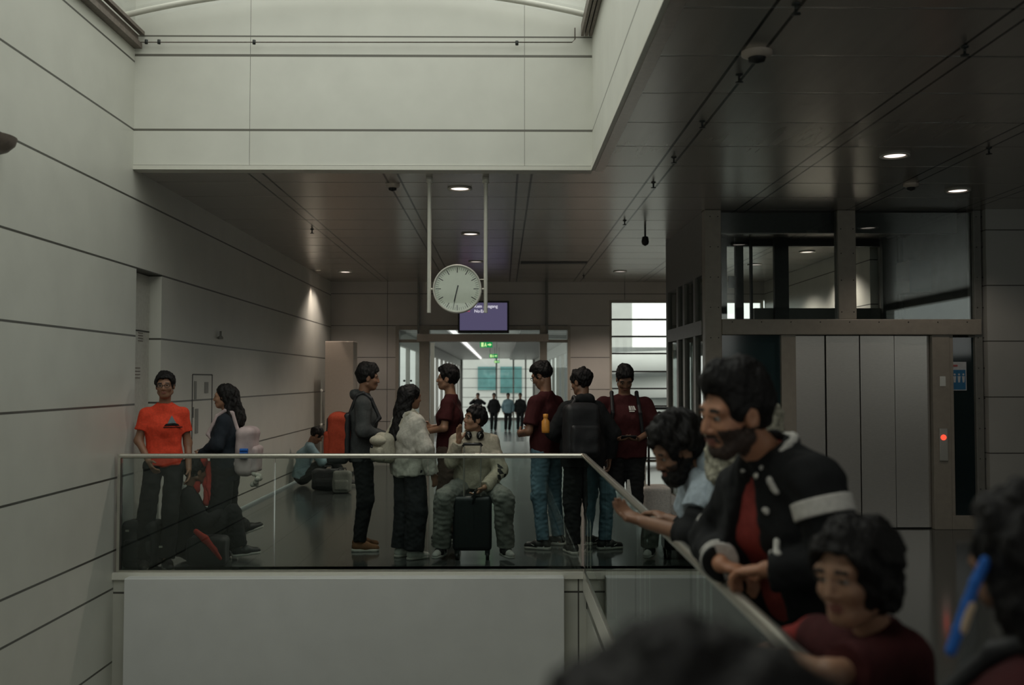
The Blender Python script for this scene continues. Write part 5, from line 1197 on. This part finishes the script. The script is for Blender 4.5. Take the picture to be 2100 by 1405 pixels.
sculpt('black_sleeve', [Cone(a+(b-a)*.5, b, .060, .058, k=.02), Cone(b, b+(c_-b)*.28, .058, .054, [(b+(c_-b)*.26, nrm(c_-b))], k=.02)], BLACKC, O_.root, .006, disp=[(.005, 30, 70, 4, (1, 1, 1))])
a, b, c_ = O_.J['shR'], O_.J['elR'], O_.J['wrR']
sculpt('black_sleeve', [Cone(a+(b-a)*.5, b, .060, .056, k=.02), Cone(b, b+(c_-b)*.3, .056, .052, k=.02)], BLACKC, O_.root, .006)
O_.trousers(cloth('olive_trouser_cloth', (.12, .115, .09)), seed=132); O_.shoes()
# person with the cream knitted headscarf, mostly behind them
P_ = Fig('person in cream open knit headscarf mostly hidden behind the varsity jacket', W(1520, 1200, 3.85).x+.02, 3.9, -60, 1.60, vox=.008, gender='f')
P_.px(head=(1514, 876, 3.82)); P_.J['neck'] = P_.J['head']+V3(0, -.045, -.18); P_.body(SK2)
h = P_.hp; Rm = P_.headm()
sculpt('headscarf', [Ell(h(0, -.02, .02), (.150, .150, .125), Rm, k=.03), Ell(h(0, -.035, -.10), (.17, .15, .12), Rm, k=.05), Ell(h(0, -.01, -.19), (.16, .13, .07), Rm, k=.05), Ell(h(0, .14, -.02), (.065, .07, .09), Rm, k=.02, sub=True)], KNIT, P_.root, .006, disp=[(.006, 60, 120, 8, (1, 1, 1)), (.0035, 260, 330, 9, (1, 1, 1))])
P_.top(BLUEL, 'shirt', 1.9, hem=-.1, inf=.03, seed=141); P_.trousers(BLACKC, seed=142); P_.shoes()
# child at the rail
Q_ = Fig('child in maroon T-shirt with forearm on the handrail', .86, 2.30, -142, 1.30, vox=.005, fine=.0033)
Q_.px(head=(1752, 1178, 2.22), neck=(1795, 1300, 2.28), shR=(1728, 1330, 2.36), shL=(1852, 1350, 2.20), chest=(1800, 1440, 2.28), elR=(1668, 1305, 2.50), wrR=(1600, 1318, 2.56), elL=(1700, 1385, 2.06), wrL=(1602, 1340, 2.26))
Q_.hs = .90; Q_.hr = (20, -6, 4); Q_.curl = dict(R=.6, L=.5); Q_.hn = dict(L=(0, 0, -1), R=(0, 0, -1)); Q_.hd = dict(L=Q_.w(1550, 1330, 2.36)-Q_.J['wrL'])
Q_.body(SK2); Q_.hair(vol=.026, fringe=.030, seed=17, amp=.007, vox=.004, extra=[Ell(Q_.hp(0, -.03, -.03), (.085, .085, .075), Q_.headm(), k=.03)])
Q_.top(MAROON, 'tshirt', .8, hem=-.03, inf=.022, arm=(.03, .028, 0), seed=151)
a, b, c_ = Q_.J['shR'], Q_.J['elR'], Q_.J['wrR']
sculpt('long_sleeve', [Cone(a, b, .055, .045, k=.02), Cone(b, b+(c_-b)*.75, .045, .036, k=.02)], MAROON2, Q_.root, .005, disp=[(.004, 30, 70, 4, (1, 1, 1))])
motif(Q_, [[(-.02, 0), (.02, 0), (.022, .035), (0, .05), (-.022, .035)]], cloth('pink_print', (.5, .25, .28)), (.01, .07)); Q_.trousers(BLACKC, seed=152); Q_.shoes()
# person at the right edge with a blue lanyard
R_ = Fig('long haired person in maroon shirt with blue strap at the right photo edge', .93, 1.78, -40, 1.50, vox=.006, gender='f')
R_.px(head=(2098, 1135, 1.75)); R_.J['neck'] = R_.J['head']+V3(0, -.05, -.165); d_ = R_.J['neck']-V3(0, -.015, 1.46)*R_.s
for j in ('shL', 'shR', 'chest', 'elL', 'elR', 'wrL', 'wrR'): R_.J[j] = R_.J[j]+d_*(1 if j != 'chest' else .6)
R_.set(elL=R_.J['elL']+V3(0, .10, .02), wrL=R_.J['wrL']+V3(.05, .25, .16), elR=R_.J['elR']+V3(0, .10, .02), wrR=R_.J['wrR']+V3(-.05, .25, .16))
R_.body(SK3); R_.hair(style='long', vol=.030, seed=18, amp=.008, extra=[Cone(R_.hp(0, -.05, .0), R_.hp(-.02, -.07, -.15), .10, .085, k=.04)])
R_.top(MAROON, 'tshirt', .8, hem=-.04, inf=.02, arm=(.03, .03, 0), seed=161); R_.trousers(BLACKC, seed=162); R_.shoes()
t_, c, R = backpack(R_, 'dark teal backpack on the person at the right edge', cloth('dark_teal_nylon', (.012, .022, .026)), BLKB, (.15, .08, .2), drop=.10, strap=BLKB)
sculpt('pale_piping', [Cone(c+R@V3(-.12+.03*i, -.10, .17+.02*math.sin(i)), c+R@V3(-.09+.03*i, -.10, .17+.02*math.sin(i+1)), .008, k=.005) for i in range(6)], WHITEC, t_, .005)
lyd = loc_thing(R_, 'lanyard', 'blue lanyard with a pale tag on the person at the right edge', 'lanyard')
pts = [R_.w(*p) for p in ((2022, 1150, 1.72), (2000, 1195, 1.72), (1983, 1240, 1.72), (1966, 1290, 1.72), (1950, 1335, 1.72))]
sculpt('ribbon', [Cone(a, b, .0095, k=.004) for a, b in zip(pts, pts[1:])], BLUEB, lyd, .004); sculpt('ribbon_print', [Cone(pts[2]+V3(0, -.006, 0), pts[3]+V3(0, -.006, 0), .0085, k=.004)], pbr('pale_yellow_print', (.6, .45, .3), .6), lyd, .004)
# dark haired head right under the camera
S_ = Fig('dark haired person seen from behind, blurred, at the bottom photo edge', .135, .70, -5, 1.33, vox=.007)
S_.J['head'] = V3(0, .03, 1.268); S_.hs = 1.0; S_.body(SK3); S_.hair(vol=.046, seed=19, amp=.010, vox=.006); S_.top(BLACKC, 'tshirt', .8, hem=-.03, seed=171); S_.trousers(BLACKC, seed=172); S_.shoes()
print('all done', round(time.time()-T0, 1))
